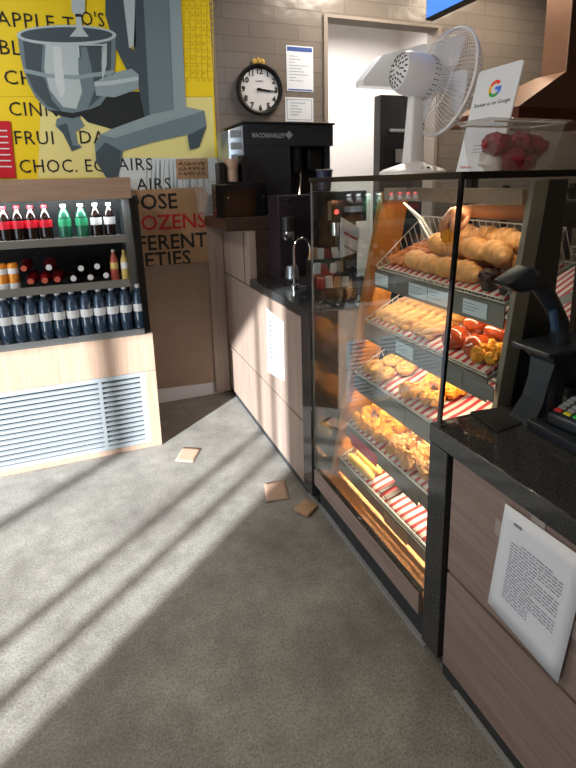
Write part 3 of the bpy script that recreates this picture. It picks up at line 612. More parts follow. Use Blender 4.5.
MB().prism(q0, (0, .003, 0)).build('sheet', m_paper, nn, 0); q = MB(); d = q0[1]-q0[0]
for i, (f, m) in enumerate(((.3, m_red), (.62, m_print))):
    a = q0[0].lerp(q0[3], f)+Vector((.02, -.001, -.01)); MB().prism([a, a+d*.7, a+d*.7+Vector((0, 0, -.012)), a+Vector((0, 0, -.012))], (0, -.0005, 0)).build('printed_heading', m, nn, 0)
MB().box(q0[3].x-.0, q0[3].x+.1, 2.304, 2.32, .973, q0[3].z+.02).build('stand', m_black, nn, 0)
rn = random.Random(11)
og = MB()
for k_, z in enumerate((1.03, 1.095, 1.16)): og.box(1.02, 1.215, 2.20+.05*k_, 2.25+.05*k_-.0005, .9725, z, .003)
tag(og.build('sachet_organiser', m_black, None, 20), 'stepped black organiser of sachets on the worktop behind the glass end', 'organiser')
PK = (('red', m_berry), ('white', m_foil), ('brown', m_kraft), ('pale', m_price))
for k_ in range(3):
    for c_ in range(4):
        nm_, m = PK[(c_+k_*3) % 4]; x = 1.043+.045*c_; y = 2.223+.05*k_; z = (1.0305, 1.0955, 1.1605)[k_]; h = rn.uniform(.045, .06); tl = rn.uniform(-.012, .012)
        q = MB(); q.hexa([(x-.018, y-.012, z), (x+.018, y-.012, z), (x+.018, y+.012, z), (x-.018, y+.012, z), (x-.018+tl, y-.004, z+h), (x+.018+tl, y-.004, z+h), (x+.018+tl, y+.004, z+h), (x-.018+tl, y+.004, z+h)], .002)
        tag(q.build('sugar_packet', m, None, 20), '%s sachet on the %s step of the black organiser, %s from the left' % (nm_, ('front', 'middle', 'back')[k_], ORD[c_]), 'packet', 'sachets in the organiser')
sp_ = MB()
for i in range(5): sp_.tube([(.99+.05*i, 2.135, .979), (1.02+.05*i, 2.16, .985), (1.05+.05*i, 2.185, .979)], .005, 6)
tag(sp_.build('cutlery_rack', m_chrome, None), 'row of shiny curved metal bars lying on the worktop behind the glass end', 'rack')

# ------------------------------------------------------------ back room
ov = thing('back_room_oven', 'dark oven under a steel canopy in the white back room doorway', 'oven', (3.0, 4.5, 0))
q = MB(); q.box(2.64, 3.38, 4.3, 4.42, 0, 2.3, .01); q.build('body', m_black, ov, 20)
MB().box(2.66, 3.3, 4.285, 4.2995, 1.35, 1.95, .006).build('door', m_blackg, ov, 20)
MB().box(2.72, 3.3, 4.255, 4.284, 1.97, 2.0, .004).build('handle', m_steel, ov, 20)
MB().box(2.8, 3.25, 4.27, 4.2845, 1.7, 1.82).build('label_plate', m_shelf, ov, 0)
q = MB(); cnp = [(2.43, 4.25, 2.36), (2.43, 4.25, 2.41), (2.62, 4.25, 2.62), (3.05, 4.25, 2.74), (3.38, 4.25, 2.74), (3.38, 4.25, 2.36)]
q.prism(cnp, (0, .14, 0)); q.build('canopy', m_steel, ov, 0)
# ------------------------------------------------------------ range hood at right
hd = thing('range_hood', 'warm steel extractor hood with square chimney behind the tub and card', 'hood', (2.7, 2.4, 1.8))
hy = 2.1; c = at(566, 72, 1, hy); hx, hz = c.x, c.z; hl = at(519, 106, 1, hy)
rx0, rz1 = hl.x, hl.z; rz0 = at(519, 119, 1, hy).z
c = at(566, 72, 1, hy+.16); hx, hz = c.x, c.z; yb_ = at(541, 76, 0, hx).y
MB().box(hx, hx+.5, hy+.16, yb_, hz, CE-.001).build('chimney', m_hood, hd, 0)
MB().tube([(hx-.002, hy+.158, hz), (hx-.002, hy+.158, CE-.01)], .004, 6).build('chimney_seam', m_kraft_l, hd)
q = MB(); q.hexa([(rx0, hy, rz1), (rx0+.95, hy, rz1), (rx0+.95, yb_+.2, rz1), (rx0, yb_+.2, rz1), (hx-.02, hy+.14, hz), (hx+.52, hy+.14, hz), (hx+.52, yb_+.02, hz), (hx-.02, yb_+.02, hz)]); q.build('skirt', m_hood, hd, 0)
MB().box(rx0, rx0+.95, hy, yb_+.2, rz0, rz1-.001).build('rim', m_hoodr, hd, 0)

# ------------------------------------------------------------ menu screen
tx = 1.5; a, b2 = at(427, 18, 0, tx), at(470, 2, 0, tx)
tv = thing('menu_screen', 'blue lit menu screen hanging over the counter at the top edge', 'screen', (tx, a.y-.45, a.z))
MB().box(tx, tx+.04, a.y-.95, a.y+.01, a.z-.008, a.z+.56, .004).build('casing', m_black, tv, 20)
MB().box(tx-.004, tx-.0005, a.y-.94, a.y, a.z, a.z+.55).build('display', m_screen, tv, 0)
q = MB(); lines(q, (tx-.0045, a.y-.06, a.z+.5), (0, -1, 0), UZ, .8, 12, .04, .014, random.Random(5), .4); q.build('display_text', m_screenw, tv, 0)
for y in (a.y-.7, a.y-.25): MB().tube([(tx+.02, y, a.z+.56), (tx+.02, y, CE-.001)], .012, 8).build('hanger', m_darkgrey, tv)

# ------------------------------------------------------------ display case
CY0, CY1, CXB, CT = 1.165, 2.02, 1.75, 1.556
dc = thing('display_case', 'glass pastry display case with stepped shelves and warm strip lights', 'display case', (1.3, 1.58, 0))
MB().box(FX, FX+.018, CY0+.02, CY1, .117, .205, .002).build('base_panel', m_taupe, dc, 20)
MB().box(FX+.03, CXB, CY0+.03, CY1, .0, .116).build('plinth', m_plinth, dc, 0)
MB().box(FX+.014, FX+.0295, 1.162, CY1+.1, 0, .008).build('floor_seal', m_caulk, dc, 0)
MB().box(FX+.0185, CXB, CY0+.02, CY1, .12, .178).build('deck', m_case_wood, dc, 0)
MB().box(FX, FX+.02, CY0+.02, CY1-.002, .2055, .212).build('glass_channel', m_blackg, dc, 0)
MB().box(FX-.012, CXB-.1, CY1+.001, 2.12, .05, .972, .002).build('end_pillar', m_granite, dc, 20)
def gpane(name, c4, vec): MB().prism(c4, vec).build(name, m_glass, dc, 0)
gpane('front_glass', [(FX, 1.135, .2125), (FX, CY1-.001, .2125), (FX, CY1-.001, CT-.02), (FX, 1.092, CT-.02)], (.006, 0, 0))
gpane('end_glass', [(FX+.007, 1.128, .832), (CXB, 1.128, .832), (CXB, 1.085, CT-.02), (FX+.007, 1.085, CT-.02)], (0, .005, 0))
gpane('far_glass', [(FX+.007, CY1-.007, .2125), (1.19, CY1-.007, .2125), (1.19, CY1-.007, CT-.02), (FX+.007, CY1-.007, CT-.02)], (0, .005, 0))
MB().prism([(FX-.001, 1.120, .832), (FX+.009, 1.120, .832), (FX+.009, 1.076, CT-.018), (FX-.001, 1.076, CT-.018)], (0, .012, 0)).build('corner_joint', m_blackg, dc, 0)
q = MB(); q.box(FX-.004, FX+.012, 1.075, CY1+.005, CT-.019, CT, .001).box(FX+.012, CXB, 1.075, 1.092, CT-.019, CT, .001).box(FX+.012, CXB, CY1-.012, CY1+.005, CT-.019, CT, .001); q.build('top_rail', m_blackg, dc, 0)
gpane('top_glass', [(FX+.0125, 1.0925, CT-.008), (CXB, 1.0925, CT-.008), (CXB, CY1-.0125, CT-.008), (FX+.0125, CY1-.0125, CT-.008)], (0, 0, .0075))
MB().tube([(FX+.004, CY1-.003, .212), (FX+.004, CY1-.003, CT-.02)], .004, 6).build('edge_trim', m_steel, dc)
# rear frame
q = MB(); q.box(CXB-.04, CXB, CY0+.02, CY0+.06, .12, CT-.02).box(CXB-.04, CXB, CY1-.05, CY1-.01, .12, CT-.02); q.build('rear_post', m_darkgrey, dc, 0)
# slanted side legs
def leg(name, y0, y1, m, wdt, top=1.5, b=.985, t=1.235):
    f = lambda z: b+(t-b)*(z-.18)/(1.5-.18)
    return MB().prism([(f(.18)+.0, y0, .1785), (f(.18)+wdt, y0, .1785), (f(top)+wdt, y0, top), (f(top), y0, top)], (0, y1-y0, 0)).build(name, m, dc, 0)
leg('far_side_leg', CY1-.045, CY1-.012, m_case_wood, .14, 1.49)
leg('near_side_leg', CY0+.015, CY0+.035, m_bracket, .057, 1.53, 1.10, 1.256)
f2 = lambda z: 1.10+.156*(z-.18)/(1.5-.18)
MB().prism([(f2(.18)+.0575, CY0+.02, .1785), (1.30, CY0+.02, .1785), (1.385, CY0+.02, .95), (1.40, CY0+.02, 1.53), (f2(1.53)+.0575, CY0+.02, 1.53)], (0, .014, 0)).build('near_side_panel', m_black, dc, 0)
MB().box(1.235, 1.29, CY0+.036, CY1-.046, 1.455, 1.505, .002).build('header_beam', m_oakh, dc, 20)
TR = []   # shelves: front x, front z, depth, tilt
SH = [(1.205, 1.155, .32, 21), (1.155, .915, .33, 21), (1.10, .672, .34, 21), (1.06, .42, .34, 20), (1.02, .252, .34, 16)]
for i, (x, z, dp, tl) in enumerate(SH):
    ct, st = cos(radians(tl)), sin(radians(tl)); ya, yb = CY0+.037, CY1-.047
    s = MB(); s.prism([(x, ya, z-.012), (x+dp*ct, ya, z-.012+dp*st), (x+dp*ct, ya, z-.008+dp*st), (x, ya, z-.008)], (0, yb-ya, 0)); sh = s.build('shelf', m_shelf, dc, 0)
    fh = (.085, .085, .08, .058, .06)[i]
    MB().prism([(x-.006, ya, z-.01), (x-.001, ya, z-.01), (x-.001, ya, z-fh), (x-.006, ya, z-fh)], (0, yb-ya, 0)).build('fascia', m_shelf, sh, 0)
    if i < 5:
        st_ = MB().box(x+.004, x+.016, ya+.01, yb-.01, z-.04, z-.032).build('light_strip', m_shelf, sh, 0)
        dots = MB()
        for j in range(34): dots.lathe([(0, 0), (.004, 0), (.003, .0025), (0, .003)], (x+.01, ya+.03+j*.0235, z-.0405), 6, (0, 0, -1))
        dots.build('led_dots', m_led, st_, 0)
        area('case_light', (x+.012, (ya+yb)/2, z-.046), (.25, 0, -1), yb-ya-.05, .012, (1.8, 2.3, 2.4, 2.4, 1.6)[i], (1, .77, .52)).rotation_euler[2] += 0
o_ = area('case_light', (1.25, 1.575, 1.45), (.25, 0, -1), .70, .02, 1.1, (1, .78, .55))
for o in COL.objects:
    if o.name.startswith('case_light'):
        # long side of the lamp along the shelf (Y)
        d = Vector((.25, 0, -1)).normalized(); yv = Vector((0, 1, 0)); zv = -d; xv = yv; y2 = zv.cross(xv)
        o.rotation_euler = Matrix((xv, y2, zv)).transposed().to_euler()

# ------------------------------------------------------------ trays, liners
def shp(i, u, y, n=0):
    x, z, dp, tl = SH[i]; ct, st = cos(radians(tl)), sin(radians(tl))
    return Vector((x+u*ct-n*st, y, z-.008+u*st+n*ct))
def tray(i, y0, y1, d, label, fence=.05):
    t = thing('wire_tray', label, 'tray', shp(i, 0, (y0+y1)/2), 'wire trays on the case shelves')
    q = MB(); r = .0025; g = .004
    q.tube([shp(i, .004, y0, g), shp(i, d, y0, g), shp(i, d, y1, g), shp(i, .004, y1, g)], r, 6, True)
    q.tube([shp(i, .0, y0, .022), shp(i, d, y0, fence), shp(i, d, y1, fence), shp(i, .0, y1, .022)], r*1.2, 6, True)
    q.build('rim', m_wire, t)
    q = MB(); n = int((y1-y0)/.035)
    for j in range(n+1):
        y = y0+(y1-y0)*j/n; q.tube([shp(i, .004, y, g), shp(i, d, y, g), shp(i, d, y, fence)], .002, 5); q.tube([shp(i, .004, y, g), shp(i, .0, y, .022)], .002, 5)
    for j in range(1, 10):
        u = d*j/10; 
        for y in (y0, y1): q.tube([shp(i, u, y, g), shp(i, u, y, .022+(fence-.022)*j/10)], .002, 5)
    q.build('wires', m_wire, t); return t
def liner(i, y0, y1, d, label, n=.0075):
    def fn(u, v): return shp(i, .012+u*(d-.024), y0+.008+v*(y1-y0-.016), n+.003*sin(v*9+u*4)+.002*sin(u*11))
    o = MB().grid(fn, 10, 16).build('paper_liner', m_stripe, None, 40, solid=.0008); return tag(o, label, 'paper', 'striped tray papers')
NM = ['top', 'second', 'third', 'fourth', 'bottom']
YA, YB = CY0+.045, CY1-.055
for i in range(5):
    tray(i, YA, YB, SH[i][2]-.02, 'long wire tray on the %s shelf of the display case' % NM[i], .13 if i == 0 else .06)
    liner(i, YA, YB, SH[i][2]-.02, 'red and white striped paper lining the tray on the %s case shelf' % NM[i])

# ------------------------------------------------------------ pastries
def frame(o, i, u, y, n, yaw=0):
    tl = radians(SH[i][3]); R = Matrix.Rotation(-tl, 4, 'Y') @ Matrix.Rotation(yaw, 4, 'Z')
    o.matrix_world = Matrix.Translation(shp(i, u, y, n)) @ R
def proto(mb, name, m, smooth=60):
    o = mb.build(name, m, None, smooth); off = o.location.copy(); 
    for v in o.data.vertices: v.co += off
    return o
def croissant(seed=0):
    q = MB(); pts = []; rs = []
    for j in range(25):
        t = j/24*2-1; a = t*.9; pts.append((sin(a)*.085*1.15, .05-cos(a)*.05, .03)); rs.append(max(.007, .043*(1-abs(t)**1.8*.75)*(1+.09*(1 if (j % 4) < 2 else -1))))
    q.tube(pts, rs, 14)
    for v in q.bm.verts: v.co.z = max(.001, v.co.z*.95+.004*noise.noise(v.co*40+Vector((seed, 0, 0))))
    return q
def twist(L=.27, r=.017, seed=0):
    q = MB()
    for ph in (0, pi):
        q.tube([(t/20*L-L/2, cos(t*.75+ph)*r*.6, r*1.15+sin(t*.75+ph)*r*.6) for t in range(21)], [r*(.5 if t in (0, 20) else 1) for t in range(21)], 9)
    return q
def bun(rx, ry, rz, seed, amp=.12): return MB().blob((0, 0, rz*.75), (rx, ry, rz), amp, 2.2, 3, seed, -rz*.72)
def roll(L, r, seed):
    q = MB(); q.tube([(0, t/14*L-L/2, r*.9) for t in range(15)], [r*max(.25, (1-abs(t/7-1)**4)**.5) for t in range(15)], 14)
    for v in q.bm.verts: v.co.z = max(.0005, v.co.z)
    return q
def swirl(seed, R=.052):
    q = MB(); q.tube([(cos(a*.42)*(.012+R*.62*a/34), sin(a*.42)*(.012+R*.62*a/34), .017+.012*(1-a/34)) for a in range(35)], [.015]*33+[.012, .006], 9); return q
def cluster(seed, rx, ry, rz):
    q = MB(); rn = random.Random(seed)
    for k_ in range(12):
        q.blob((rn.uniform(-.7, .7)*rx, rn.uniform(-.7, .7)*ry, rz*rn.uniform(.5, .85)), (rx*rn.uniform(.28, .5), ry*rn.uniform(.28, .5), rz*.5), .55, 3.2, 3, seed+k_, -rz*.48)
    return q
rn = random.Random(21)
def row(pname, mk, m, i, spots, labels, group, cat='pastry'):
    protos = [proto(mk(s), pname, m) for s in range(min(3, len(spots)))]
    for k_, (u, y, n, yaw) in enumerate(spots):
        o = protos[k_] if k_ < len(protos) else copy_tree(protos[k_ % len(protos)])
        frame(o, i, u, y, n, yaw); tag(o, labels(k_), cat, group)
N0 = .0125
# top shelf
row('twist_pastry', lambda s: twist(.2, .016, s), m_brown, 0, [(.14, 1.90-.045*j, N0, rn.uniform(-.15, .15)) for j in range(4)], lambda k_: 'thin brown twisted pastry, %s from the oak side leg on the top case shelf' % ORD[k_], 'twisted pastries on the top shelf')
sp = []
for j in range(4): sp.append((.075, 1.75-.1*j, N0, pi/2+rn.uniform(-.3, .3)))
for j in range(5): sp.append((.205, 1.70-.1*j, N0, pi/2+rn.uniform(-.3, .3)))
for j in range(4): sp.append((.14, 1.655-.1*j, N0+.058, pi/2+rn.uniform(-.4, .4)))
for j in range(4): sp.append((.225, 1.60-.1*j, N0+.062, pi/2+rn.uniform(-.4, .4)))
def cl(k_):
    if k_ < 4: return 'golden croissant in the front row of the top case shelf, %s from the far end' % ORD[k_]
    if k_ < 9: return 'golden croissant in the back row of the top case shelf, %s from the far end' % ORD[k_-4]
    if k_ < 13: return 'golden croissant crowning the heap on the top case shelf, %s from the far end' % ORD[k_-9]
    return 'golden croissant crowning the rear of the heap below the hand, %s from far end' % ORD[k_-13]
row('croissant', croissant, m_bread, 0, sp, cl, 'croissants heaped on the top shelf')
mu = thing('chocolate_muffin', 'dark chocolate muffin at the front of the top case shelf', 'muffin', shp(0, .045, 1.318, N0-.004))
MB().lathe([(.026, 0), (.034, .035), (.03, .036)], mu.location, 24).build('paper_case', m_choc, mu); MB().blob(mu.location+Vector((0, 0, .045)), (.04, .04, .028), .25, 4, 3, 5).build('top', m_choc, mu)
st = thing('red_glazed_cake', 'red glazed cake at the near front corner of the top case shelf', 'cake', shp(0, .045, 1.238, N0-.004))
MB().lathe([(.024, 0), (.03, .03), (.026, .031)], st.location, 24).build('paper_case', m_choc, st); MB().blob(st.location+Vector((0, 0, .038)), (.034, .034, .024), .2, 4, 3, 8).build('glaze', m_straw, st)
# second shelf
row('cheese_twist', lambda s: twist(.27, .0155, s), m_twist, 1, [(.165, 1.91-.05*j, N0, rn.uniform(-.12, .12)) for j in range(8)], lambda k_: 'long pale twisted stick, %s from the oak side leg on the second case shelf' % ORD[k_], 'twisted sticks on the second shelf')
row('glazed_bun', lambda s: bun(.05, .05, .04, s), m_glaze, 1, [(.08, 1.44, N0, 0), (.19, 1.45, N0, 1), (.08, 1.33, N0, 2), (.19, 1.34, N0, .5), (.20, 1.262, N0, 2.2)], lambda k_: ['far front', 'far back', 'middle front', 'middle back', 'nearest back'][k_]+' shiny reddish bun on the second case shelf', 'reddish buns on the second shelf', 'bun')
row('cheese_roll', lambda s: cluster(s+40, .05, .05, .045), m_cheese, 1, [(.075, 1.262, N0, 0), (.27, 1.30, N0, 1)], lambda k_: ['cheese topped roll at the near front corner of the second case shelf', 'cheese topped roll behind the reddish buns on the second case shelf'][k_], None, 'roll')
# third shelf
row('scroll_pastry', lambda s: swirl(s), m_twist, 2, [(.06, 1.90, N0, 0), (.15, 1.86, N0, 1), (.06, 1.80, N0, 2.2), (.24, 1.88, N0, .6), (.16, 1.76, N0, 3)], lambda k_: 'coiled brown scroll pastry on the third case shelf, '+['front by the oak leg', 'middle by the oak leg', 'second in the front row', 'rear by the oak leg', 'second in the middle row'][k_], 'scroll pastries on the third shelf')
row('cheese_pastry', lambda s: cluster(s+60, .055, .055, .04), m_cheese, 2, [(.07, 1.60, N0, 0), (.18, 1.58, N0, 1), (.07, 1.49, N0, 2), (.18, 1.47, N0, .5), (.27, 1.53, N0, .3)], lambda k_: 'cheese topped pastry on the third case shelf, '+['front far', 'middle far', 'front near', 'middle near', 'rearmost'][k_], 'cheese pastries on the third shelf')
# fourth shelf
row('cheese_pastry', lambda s: cluster(s+80, .05, .05, .05), m_cheese, 3, [(.06, 1.90, N0, 0), (.16, 1.90, N0, 1), (.06, 1.81, N0, 2), (.16, 1.81, N0, .5), (.06, 1.72, N0, 1.4), (.16, 1.72, N0, 2.6), (.25, 1.86, N0, 2.6), (.25, 1.76, N0, .6)], lambda k_: 'bright cheese pastry of the far heap on the fourth case shelf, '+['front first', 'middle first', 'front second', 'middle second', 'front third', 'middle third', 'rear first', 'rear second'][k_], 'cheese pastries on the fourth shelf, far heap')
row('topped_roll', lambda s: cluster(s+90, .06, .055, .055), m_bread, 3, [(.07, 1.60, N0, 0), (.18, 1.60, N0, 1), (.07, 1.50, N0, 2), (.18, 1.50, N0, .5), (.07, 1.40, N0, 1.4), (.18, 1.40, N0, 2.2)], lambda k_: 'brown shredded-top roll of the near heap on the fourth case shelf, '+['front first', 'back first', 'front second', 'back second', 'front third', 'back third'][k_], 'topped rolls on the fourth shelf', 'roll')
# bottom shelf
row('finger_bun', lambda s: roll(.22, .0235, s), m_bun, 4, [(.035, 1.825, N0, .02), (.085, 1.83, N0, -.03), (.135, 1.825, N0, .03)], lambda k_: ['front', 'middle', 'rear'][k_]+' long pale finger bun on the bottom case shelf', 'finger buns on the bottom shelf', 'bun')
for k_, (ya, yb) in enumerate(((1.635, 1.655), (1.585, 1.612))):
    q = MB(); q.prism([shp(4, .02, ya, .0145), shp(4, .3, ya, .0145), shp(4, .3, yb, .0145), shp(4, .02, yb, .0145)], (0, 0, .004)); tag(q.build('tray_divider', m_choc, None, 0), ['dark divider bar beside the finger buns on the bottom case shelf', 'second dark divider bar on the bottom case shelf, nearer the camera'][k_], 'divider', 'dark dividers on the bottom shelf')

tn = thing('serving_tongs', 'thin pale serving tongs leaning from the far leg into the top tray', 'tongs', at(433, 243, 1, 1.72))
for d in (-.012, .012):
    a_, m_, b_ = at(404, 203, 1, 1.86), at(420, 218, 1, 1.80), at(433, 243, 1, 1.72)
    MB().tube([a_, m_+Vector((0, d, 0)), b_+Vector((0, d*1.3, .01))], [.004, .006, .007], 8).build('arm', m_wire, tn)
# price cards on the fascias
def card(i, pxa, pxb, m, label, hgt=.052, zo=-.03):
    x, z, dp, tl = SH[i]; xx = x-.0075
    def yat(p): return at(p[0], p[1], 0, xx).y
    y0, y1 = yat(pxa), yat(pxb); t = thing('price_card', label, 'price card', (xx, (y0+y1)/2, z-.025-hgt), 'price cards on the case shelves')
    MB().box(xx-.0015, xx, y1, y0, z-.02-hgt, z-.02).build('card', m, t, 0)
    q = MB(); lines(q, (xx-.0016, y0-.006, z-.034), (0, -1, 0), UZ, abs(y0-y1)*.8, 3, .011, .003, random.Random(i*9+int(pxa[0])), .5); q.build('printed_text', m_print, t, 0)
card(0, (374, 282), (388, 290), m_price, 'small white price card at the far end of the top case shelf')
card(0, (409, 290), (427, 298), m_price, 'wide white price card left of a twin near the middle of the top case shelf')
card(0, (428, 295), (448, 304), m_price, 'white price card left of the black glass joint on the top case shelf')
card(0, (463, 308), (487, 316), m_price, 'white price card under the chocolate muffin on the top case shelf')
card(1, (366, 335), (381, 345), m_bracket, 'grey blank card at the far end of the second case shelf')
card(1, (396, 348), (413, 358), m_price, 'white price card below the twisted sticks on the second case shelf')
card(1, (449, 372), (462, 380), m_shelf, 'grey card right of the black glass joint on the second case shelf')
card(1, (466, 382), (494, 394), m_shelf, 'wide grey card at the near end of the second case shelf')
card(2, (385, 415), (404, 430), m_shelf, 'grey card in the middle of the third case shelf')
card(3, (351, 440), (377, 466), m_pink, 'pink card under the cheese pastries on the fourth case shelf', .055)
card(3, (395, 480), (418, 506), m_shelf, 'grey card under the brown rolls on the fourth case shelf', .055)
card(4, (384, 520), (407, 548), m_kraft, 'kraft card on the front of the bottom case shelf', .048)

# rack with striped trays behind the case
rk = thing('bakery_rack', 'dark rack of slanted trays seen past the case end beside the scanner', 'rack', (2.15, 1.75, 0))
q = MB()
for x in (1.95, 2.4):
    for y in (1.55, 2.0): q.box(x, x+.025, y, y+.025, 0, 1.5)
q.box(1.95, 2.425, 1.55, 1.575, 1.45, 1.475).box(1.95, 2.425, 2.0, 2.025, 1.45, 1.475); q.build('frame', m_black, rk, 0)
for k_, z in enumerate((.60, .86)):
    q = MB(); q.hexa([(1.94, 1.58, z-.05), (2.42, 1.58, z+.18), (2.42, 1.99, z+.18), (1.94, 1.99, z-.05), (1.94, 1.58, z), (2.42, 1.58, z+.23), (2.42, 1.99, z+.23), (1.94, 1.99, z)]); q.build('shelf', m_shelf, rk, 0)
    def fn(u, v): return (1.945+u*.47, 1.585+v*.40, z+.004+u*.225+.003*sin(v*8+u*3))
    tag(MB().grid(fn, 8, 10).build('paper_liner', m_stripe, None, 40, solid=.0008), 'red striped paper on the %s slanted tray of the dark rack' % ['lower', 'upper'][k_], 'paper', 'striped papers on the rack')
    q = MB()
    for j in range(12): y = 1.59+j*.035; q.tube([(2.41, y, z+.231), (2.41, y, z+.31)], .002, 5)
    q.tube([(2.41, 1.59, z+.31), (2.41, 1.985, z+.31)], .003, 6); q.tube([(2.41, 1.59, z+.27), (2.41, 1.985, z+.27)], .002, 6); q.build('back_wires', m_wire, rk)

# ------------------------------------------------------------ service counter (right)
ctz = .83
sv = thing('service_counter', 'taupe panelled service counter with black stone top in the right foreground', 'counter', (1.3, .4, 0))
MB().box(FX-.004, 1.9, -.5, 1.16, ctz-.058, ctz, .003).build('worktop', m_granite, sv, 20)
MB().box(FX-.004, FX+.62, 1.075, 1.155, .05, ctz-.059, .002).build('waterfall_leg', m_granite, sv, 20)
MB().box(FX+.03, 1.85, -.48, 1.07, .0, ctz-.06).build('carcass', m_plinth, sv, 0)
for za, zb in ((.055, .385), (.397, ctz-.0595)): MB().box(FX+.004, FX+.029, -.48, 1.058, za, zb, .002).build('front_panel', m_taupe, sv, 20)
MB().box(FX+.012, FX+.0295, -.48, 1.065, .0, .05).build('plinth', m_plinth, sv, 0)
MB().box(FX+.0, FX+.0115, -.48, .998, 0, .008).build('floor_seal', m_caulk, sv, 0)
# big notice
pa = [at(x, y, 0, FX-.001) for x, y in ((506, 503), (588, 561), (561, 682), (489, 602))]
nt = thing('counter_notice', 'large white typed notice taped to the service counter front', 'notice', (FX-.001, pa[3].y, pa[3].z))
def fn(u, v):
    p = (pa[0]*(1-u)+pa[1]*u)*(1-v)+(pa[3]*(1-u)+pa[2]*u)*v; return (p.x-.002-.006*v*v*(.4+u), p.y, p.z)
MB().grid(fn, 8, 8).build('sheet', m_paper, nt, 40, solid=.0006)
q = MB(); rn = random.Random(9)
for i in range(21):
    v = .25+i*.027; y0 = .17 if i != 0 else .3; L = (.66 if i not in (6, 12, 17, 18, 19, 20) else .35) if i else .4
    u = y0
    while u < y0+L:
        l = min(rn.uniform(.03, .1), y0+L-u); a = [Vector(fn(uu, vv))-Vector((.0012, 0, 0)) for uu, vv in ((u, v), (u+l, v), (u+l, v+.008), (u, v+.008))]; q.prism(a, (-.0003, 0, 0)); u += l+.014
a = Vector(fn(.17, .12)); q.prism([Vector(fn(uu, vv))-Vector((.0012, 0, 0)) for uu, vv in ((.16, .1), (.27, .1), (.27, .125), (.16, .125))], (-.0003, 0, 0))
q.build('typed_text', m_print, nt, 0)
for u, v in ((.42, -.005), (-.015, .28), (1.0, .55)):
    p = Vector(fn(u, v)); MB().prism([(FX+.0015, p.y+.02, p.z-.02), (FX+.0015, p.y-.02, p.z-.02), (FX+.0015, p.y-.02, p.z+.025), (FX+.0015, p.y+.02, p.z+.025)], (.002, 0, 0)).build('tape', m_tape, nt, 0)

# scanner on its stand
ss = thing('scanner_stand', 'dark flared scanner stand on the far edge of the service counter', 'stand', (1.2, 1.0, ctz+.0005))
z0 = ctz+.0005
def sec(x, y, wx, wy, z): return [(x-wx, y-wy, z), (x+wx, y-wy, z), (x+wx, y+wy, z), (x-wx, y+wy, z)]
q = MB(); prof = [(1.195, 1.05, .06, .045, 0), (1.2, 1.05, .05, .042, .02), (1.212, 1.045, .038, .038, .07), (1.22, 1.04, .036, .036, .13), (1.232, 1.035, .043, .042, .19), (1.243, 1.03, .088, .058, .225)]
for a_, b_ in zip(prof, prof[1:]): q.hexa(sec(*a_[:4], z0+a_[4])+sec(*b_[:4], z0+b_[4]))
q.build('column', m_scan, ss, 60)
MB().hexa(sec(1.245, 1.03, .115, .065, z0+.2255)+sec(1.245, 1.03, .118, .068, z0+.24), .004).build('platform', m_scan, ss, 20)
MB().box(1.155, 1.175, .974, .9755, z0+.03, z0+.12).build('edge_highlight', m_darkgrey, ss, 0)
sg = thing('barcode_scanner', 'black hand scanner resting head outwards on the flared stand', 'scanner', (1.24, 1.03, z0+.241))
zz = z0+.241
SYY = 1.03
def sp_(x, y, d=0): p = at(x, y, 1, SYY); return Vector((p.x, SYY+d, p.z))
q = MB(); hb = sp_(560, 336); hb.z = zz+.001
q.tube([hb, sp_(560, 322), sp_(551, 303), sp_(541, 287), sp_(531, 276)], [.028, .024, .024, .027, .024], 14); q.build('handle', m_scan, sg, 60)
hd8 = [(499, 282), (516, 291), (538, 287), (525, 265)]
f_ = [sp_(x, y, -.03) for x, y in hd8]; k8 = [sp_(x, y, .03) for x, y in hd8]
q = MB(); q.hexa(f_+k8, .008, 3); q.build('head', m_scan, sg, 40)
w8 = [sp_(500, 283, -.024), sp_(515, 290.5, -.024), sp_(515, 290.5, .024), sp_(500, 283, .024)]
MB().prism(w8, (-.002, 0, -.004)).build('window', m_blackg, sg, 0)
MB().tube([sp_(546, 327, -.03), sp_(545, 308, -.028)], .011, 10).build('trigger', pm('blue_grip', '#2f4d70', .3), sg)
# flat plate in front of the stand
q0 = [at(x, y, 2, ctz+.0008) for x, y in ((470, 413), (503, 408), (528, 422), (497, 433))]
pl_ = MB(); pl_.hexa([(p.x, p.y, ctz+.0008) for p in q0]+[(p.x, p.y, ctz+.006) for p in q0], .001); tag(pl_.build('counter_pad', m_darkgrey, None, 20), 'flat dark square pad on the stone worktop by the scanner stand', 'pad')
# card terminal on a sloped base
q0 = [at(x, y, 2, ctz+.0008) for x, y in ((526, 428), (552, 414), (640, 438), (640, 492))]
tb = thing('terminal_base', 'dark sloped base under the card terminal on the service counter', 'base', (q0[0].x+.1, q0[0].y-.1, ctz+.0008))
MB().hexa([(p.x, p.y, ctz+.0008) for p in q0]+[(p.x, p.y, ctz+.028) for p in q0], .004).build('slab', m_scan, tb, 20)
ct = thing('card_terminal', 'card payment terminal with coloured keys at the right edge', 'card terminal', at(567, 407, 2, ctz+.05)*1.0-Vector((-.0, .055, .02)), local=True, rotz=radians(-84))
q = MB(); q.hexa([(-.045, -.09, 0), (.045, -.09, 0), (.045, .09, 0), (-.045, .09, 0), (-.042, -.088, .03), (.042, -.088, .03), (.042, .088, .075), (-.042, .088, .075)], .008, 3); q.build('body', m_scan, ct, 40)
ct.scale = (1.1, 1.1, 1.1)
def top(x, y, e=0): return Vector((x, y, .03+(y+.088)/.176*.045+e))
MB().hexa([top(-.034, .02, .0002), top(.034, .02, .0002), top(.034, .075, .0002), top(-.034, .075, .0002), top(-.034, .02, .002), top(.034, .02, .002), top(.034, .075, .002), top(-.034, .075, .002)]).build('screen', m_blackg, ct, 0)
